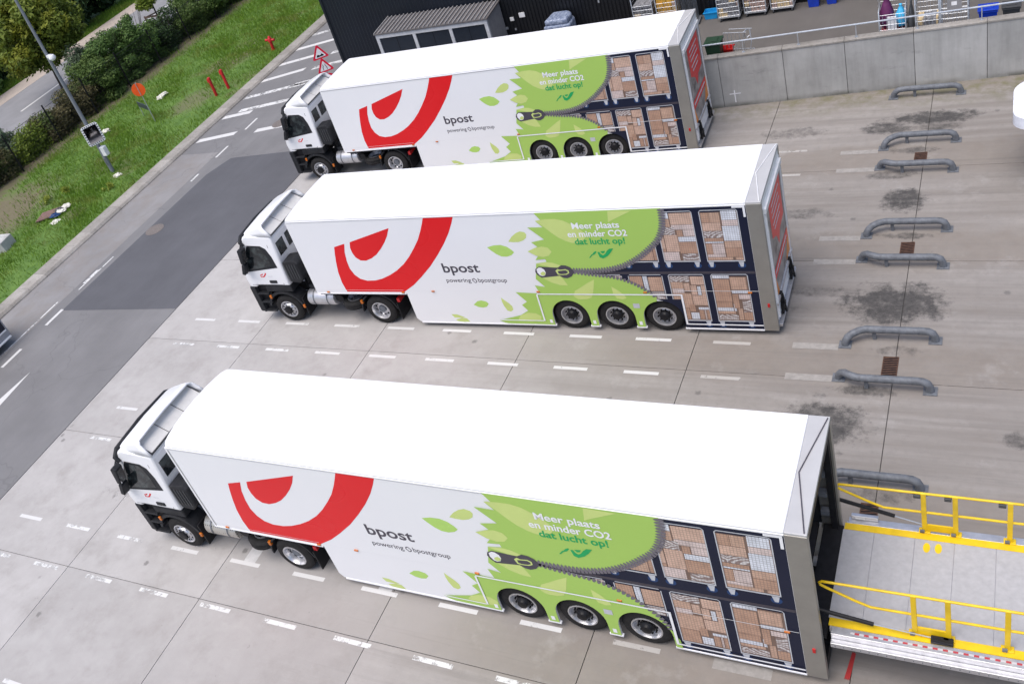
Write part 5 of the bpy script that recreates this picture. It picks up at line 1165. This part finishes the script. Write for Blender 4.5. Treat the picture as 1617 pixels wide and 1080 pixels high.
# ================================================================ FENCE
fn = thing('mesh_fence', 'dark wire mesh fence with thin black posts in front of the hedge', 'fence', (-36.2, 0, .05))
ys = [13.7+3.12*i for i in range(16)]
def fpost(): return MB().tube([(0, 0, 0), (0, 0, 2.3)], .045, 6)
for y in ys: shared('fpost', 'fence_post', fpost, 'black_metal', fn).location = (0, y, 0)
def fpanel():
    mb = MB()
    for i in range(11): mb.tube([(0, .02, .1+i*.2), (0, 3.1, .1+i*.2)], .006 if i < 10 else .014, 3, False)
    for i in range(25): mb.tube([(0, .06+i*.125, .1), (0, .06+i*.125, 2.1)], .003, 3, False)
    return mb
for y in ys[:-1]: 
    k = shared('fpanel', 'mesh_panel', fpanel, 'black_metal', fn); k.location = (0, y, 0); k['kind'] = 'stuff'

# ================================================================ VEGETATION
def leaf_mesh(name, clumps, n, size, seed, flat_=.5):
    """clumps: list of (cx, cy, cz, rx, ry, rz). Leaves crowd the clump shells."""
    g = np.random.default_rng(seed); cl = np.array(clumps); vol = (cl[:, 3]*cl[:, 4]*cl[:, 5])**.67; idx = g.choice(len(cl), n, p=vol/vol.sum())
    d = g.normal(size=(n, 3)); d /= np.linalg.norm(d, axis=1)[:, None]
    rad = 1-np.abs(g.normal(0, .22, n)); rad = np.clip(rad, .15, 1.12)
    c = cl[idx, :3]+d*rad[:, None]*cl[idx, 3:]*g.uniform(.8, 1.25, (n, 1))
    c[:, 2] = np.maximum(c[:, 2], .08)
    nrm = d*.8+g.normal(size=(n, 3))*.7+np.array([0, 0, .4]); nrm /= np.linalg.norm(nrm, axis=1)[:, None]
    a = np.cross(nrm, g.normal(size=(n, 3))); a /= np.linalg.norm(a, axis=1)[:, None]; b = np.cross(nrm, a)
    s = size*g.uniform(.55, 1.35, (n, 1)); a = a*s; b = b*s*flat_
    V = np.stack([c-a, c+b*.9+a*.1, c+a, c-b*.9+a*.1], 1).reshape(-1, 3)
    me = bpy.data.meshes.new(name); me.vertices.add(4*n); me.loops.add(4*n); me.polygons.add(n)
    me.vertices.foreach_set('co', V.ravel()); me.loops.foreach_set('vertex_index', np.arange(4*n)); me.polygons.foreach_set('loop_start', np.arange(0, 4*n, 4))
    me.update(); me.validate(); return me
def clump_cloud(cx, cy, cz, rx, ry, rz, k, r0, seed):
    rnd = random.Random(seed); out = []
    for i in range(k):
        while True:
            x, y, z = (rnd.uniform(-1, 1) for _ in range(3))
            if x*x+y*y+z*z < 1: break
        r = r0*rnd.uniform(.6, 1.25); out.append((cx+x*rx, cy+y*ry, cz+z*rz, r, r, r*.85))
    return out
def trunk(path, radii, limbs, parent, mat='bark'):
    mb = MB().tube(path, radii, 8)
    for (p0, p1, p2, r) in limbs: mb.tube([p0, p1, p2], [r, r*.7, r*.3], 6)
    return mb.build('trunk', mat, parent, 60)
def tree(name, label, x, y, h, cz, rx, ry, rz, mat, n, size, seed, k=26, r0=.75, z0=.05, group=None, tr=.11):
    o = thing(name, label, 'tree', (x, y, z0), 0, group); rnd = random.Random(seed)
    limbs = []
    for i in range(9):
        a = rnd.uniform(0, 6.28); zs = rnd.uniform(cz-rz*.9, cz+rz*.3); e = .75
        limbs.append(((0, 0, zs), (rx*.4*math.cos(a), ry*.4*math.sin(a), zs+rz*.25), (rx*e*math.cos(a), ry*e*math.sin(a), zs+rz*.55), tr*.45))
    trunk([(0, 0, 0), (.05, .03, cz-rz), (0, .05, cz), (0, 0, cz+rz*.8)], [tr*1.2, tr, tr*.7, tr*.2], limbs, o)
    cl = clump_cloud(0, 0, cz, rx, ry, rz, k, r0, seed)
    link('crown', leaf_mesh('crown', cl, n, size, seed), mat, o); return o
def shrub(label, x, y, rx, ry, h, mat, n, size, seed, k=14, r0=.5, group='shrubs along the fence', name='shrub'):
    o = thing(name, label, 'shrub', (x, y, .05), 0, group); rnd = random.Random(seed)
    mb = MB()
    for i in range(8):
        a = rnd.uniform(0, 6.28); mb.tube([(0, 0, 0), (rx*.35*math.cos(a), ry*.35*math.sin(a), h*.45), (rx*.7*math.cos(a), ry*.7*math.sin(a), h*.9)], [.03, .02, .008], 5)
    mb.build('stems', 'bark', o)['kind'] = 'stuff'
    cl = clump_cloud(0, 0, h*.48, rx, ry, h*.42, k, r0, seed); cl += [(c[0], c[1], max(.25, c[2]-.5*h), c[3], c[4], c[5]) for c in cl[:k//2]]
    link('foliage', leaf_mesh('foliage', cl, n, size, seed+50), mat, o); return o
tree('street_tree', 'large yellowish green tree beside the public road at upper left', -42.4, 29.6, 6, 4.1, 2.6, 2.6, 2.5, 'leaf_yellowgreen', 20000, .15, 11, 46, .78)
y2 = tree('young_tree', 'young tree with wooden support frame between the hedge and the public road', -41.55, 38.9, 3.4, 2.35, .95, .95, .75, 'leaf_lime', 5000, .11, 12, 18, .45, .05, None, .05)
MB().box((-.7, -.5, 0), (-.62, -.42, 1.15)).box((.62, -.5, 0), (.7, -.42, 1.15)).box((.0, .6, 0), (.08, .68, 1.15)).box((-.72, -.49, 1.0), (.72, -.43, 1.12)).build('support_frame', 'stake_wood', y2, fix=False)
MB().tube([(-.66, -.46, 1.06), (.04, .64, 1.06), (.66, -.46, 1.06)], .045, 5).build('support_frame', 'stake_wood', y2)
# shrubs along the fence, front to back
SH = [(-37.3, 16.3, .8, 1.5, 1.7, 'leaf_brown', 'brownish climber covered shrub at the left edge of the fence'), (-37.0, 18.9, .6, 1.3, 1.9, 'leaf_brown', 'brown and green shrub behind the leftmost fence posts'), (-37.9, 20.6, .9, 1.2, 2.1, 'leaf_grey', 'pale leafy shrub rising over the fence at the left edge'),
      (-37.0, 21.7, .55, 1.0, 1.6, 'leaf_lime', 'small yellow green shrub between two fence posts'), (-37.1, 24.0, .6, 1.2, 1.7, 'leaf_brown', 'dry brownish shrub left of the lamp post'), (-37.2, 26.2, .8, 1.2, 1.8, 'leaf_brown', 'brown tangled shrub right behind the lamp post'),
      (-37.3, 28.4, 1.1, 1.3, 2.2, 'leaf_mid', 'mid green shrub behind the orange sign'), (-37.6, 30.6, 1.3, 1.3, 2.6, 'leaf_green', 'large green shrub right of the yellowish tree'), (-37.5, 32.7, 1.2, 1.3, 2.7, 'leaf_green', 'tallest green shrub in the middle of the hedge'),
      (-39.3, 29.6, .8, 1.2, 2.2, 'leaf_grey', 'grey green bush with white blossoms below the yellowish tree'), (-37.2, 34.9, .9, 1.0, 1.9, 'leaf_dark', 'dark shrub left of the young tree'), (-37.1, 36.8, .8, 1.1, 1.6, 'leaf_mid', 'low green shrub below the young tree'),
      (-37.5, 39.2, 1.3, 1.3, 2.3, 'leaf_mid', 'rounded green bush right of the young tree'), (-37.6, 41.3, 1.3, 1.5, 2.8, 'leaf_mid', 'big rounded bush at the top of the hedge'), (-37.6, 43.8, 1.3, 1.5, 2.7, 'leaf_green', 'green bush behind the big rounded bush at the top edge'), (-37.4, 46.4, 1.3, 1.5, 2.4, 'leaf_green', 'hedge bush farthest away at the top edge')]
for i, (x, y, rx, ry, h, mt, lb) in enumerate(SH): shrub(lb, x-.25, y, rx*1.2, ry*1.2, h*(1.0 if i < 6 else 1.3), mt, int(7000*rx*ry+6000), .085, 100+i, 22, .52)
# trees and bushes beyond the footpath
BG = [(-54.0, 26.5, 4.6, 'leaf_dark', 'dark bushy tree at the left edge beyond the footpath'), (-52.6, 30.0, 3.4, 'leaf_green', 'green bush beyond the footpath below the yellowish tree'), (-54.6, 33.5, 6.0, 'leaf_dark', 'dark tree directly behind the yellowish tree'), (-54.6, 37.8, 6.5, 'leaf_dark', 'dark tree behind the right side of the yellowish tree'),
      (-53.6, 41.0, 5.0, 'leaf_dark', 'dark tree left of the young tree beyond the footpath'), (-54.0, 45.0, 6.0, 'leaf_dark', 'dark tree at the top edge beyond the road'), (-53.0, 49.5, 5.5, 'leaf_dark', 'far dark tree beyond the road at the top edge'), (-58.5, 36, 8., 'leaf_mid', 'tall tree in the second row beyond the footpath'), (-59, 43, 8., 'leaf_dark', 'tall dark tree in the second row beyond the road'), (-58.5, 29.5, 7., 'leaf_dark', 'second row dark tree at the far left')]
for i, (x, y, h, mt, lb) in enumerate(BG):
    tree('background_tree', lb, x+.4, y, h*1.15, h*.56, 2.4, 2.7, h*.56, mt, int(4200*h*.5+4000), .20, 200+i, 34, .95, .05, 'trees beyond the footpath')
# grass blades on the verge
def blades(n, seed, area, hmin, hmax, wid, dens=None, z=.12):
    g = np.random.default_rng(seed); x = g.uniform(area[0], area[1], n); y = g.uniform(area[2], area[3], n)
    if dens is not None:
        keep = dens(x, y, g); x, y = x[keep], y[keep]; n = len(x)
    h = g.uniform(hmin, hmax, n); a = g.uniform(0, 6.28, n); ln = g.uniform(.1, .6, n)*h; b = a+g.uniform(-1, 1, n)
    dx, dy = np.cos(a)*wid, np.sin(a)*wid
    V = np.zeros((n, 3, 3)); V[:, 0] = np.stack([x-dx, y-dy, np.full(n, z-.04)], 1); V[:, 1] = np.stack([x+dx, y+dy, np.full(n, z-.04)], 1)
    V[:, 2] = np.stack([x+np.sin(b)*ln, y+np.cos(b)*ln, z+h], 1)
    me = bpy.data.meshes.new('blades'); me.vertices.add(3*n); me.loops.add(3*n); me.polygons.add(n)
    me.vertices.foreach_set('co', V.ravel()); me.loops.foreach_set('vertex_index', np.arange(3*n)); me.polygons.foreach_set('loop_start', np.arange(0, 3*n, 3)); me.update(); return me
def patchy(x, y, g):
    f = np.sin(x*.55+1.3*np.sin(y*.31))+np.sin(y*.43+x*.23)+.6*np.sin(x*1.7+y*1.1)
    bare = np.clip(np.clip(1.25-np.hypot((x+33.4)/3.4, (y-15.5)/4.4), 0, .8)+np.clip(1.1-np.hypot((x+28.8)/1.6, (y-26.3)/2.2), 0, .5)+np.clip(-35.-x, 0, .8), 0, .93)
    return (g.uniform(-2.2, 2.2, len(x)) < f+.9) & (g.uniform(0, 1, len(x)) > bare)
gr = link('grass', blades(130000, 7, (-36.6, -26.0, 6, 50), .06, .20, .022, patchy), 'grass_blade'); gr['kind'] = 'stuff'; gr['label'] = 'tufted green grass on the verge between kerb and fence'
gr2 = link('grass', blades(26000, 8, (-52.5, -49.9, 20, 60), .1, .3, .03), 'grass_blade'); gr2['kind'] = 'stuff'; gr2['label'] = 'strip of grass beyond the footpath'
for i, (x, y) in enumerate(((-30.9, 16.6), (-30.2, 17.4), (-27.4, 17.6))):
    w_ = thing('weed', ('yellow flowering weed nearest the dumped board', 'yellow flowering weed behind the dumped board', 'pale weed near the kerb left of the lamp post')[i], 'weed', (x, y, .08))
    link('foliage', leaf_mesh('foliage', clump_cloud(0, 0, .2, .35, .35, .14, 7, .11, 300+i), 260, .05, 300+i), 'weed_yellow', w_)
    MB().tube([(0, 0, 0), (.05, 0, .3)], .01, 4).build('stem', 'leaf_mid', w_)
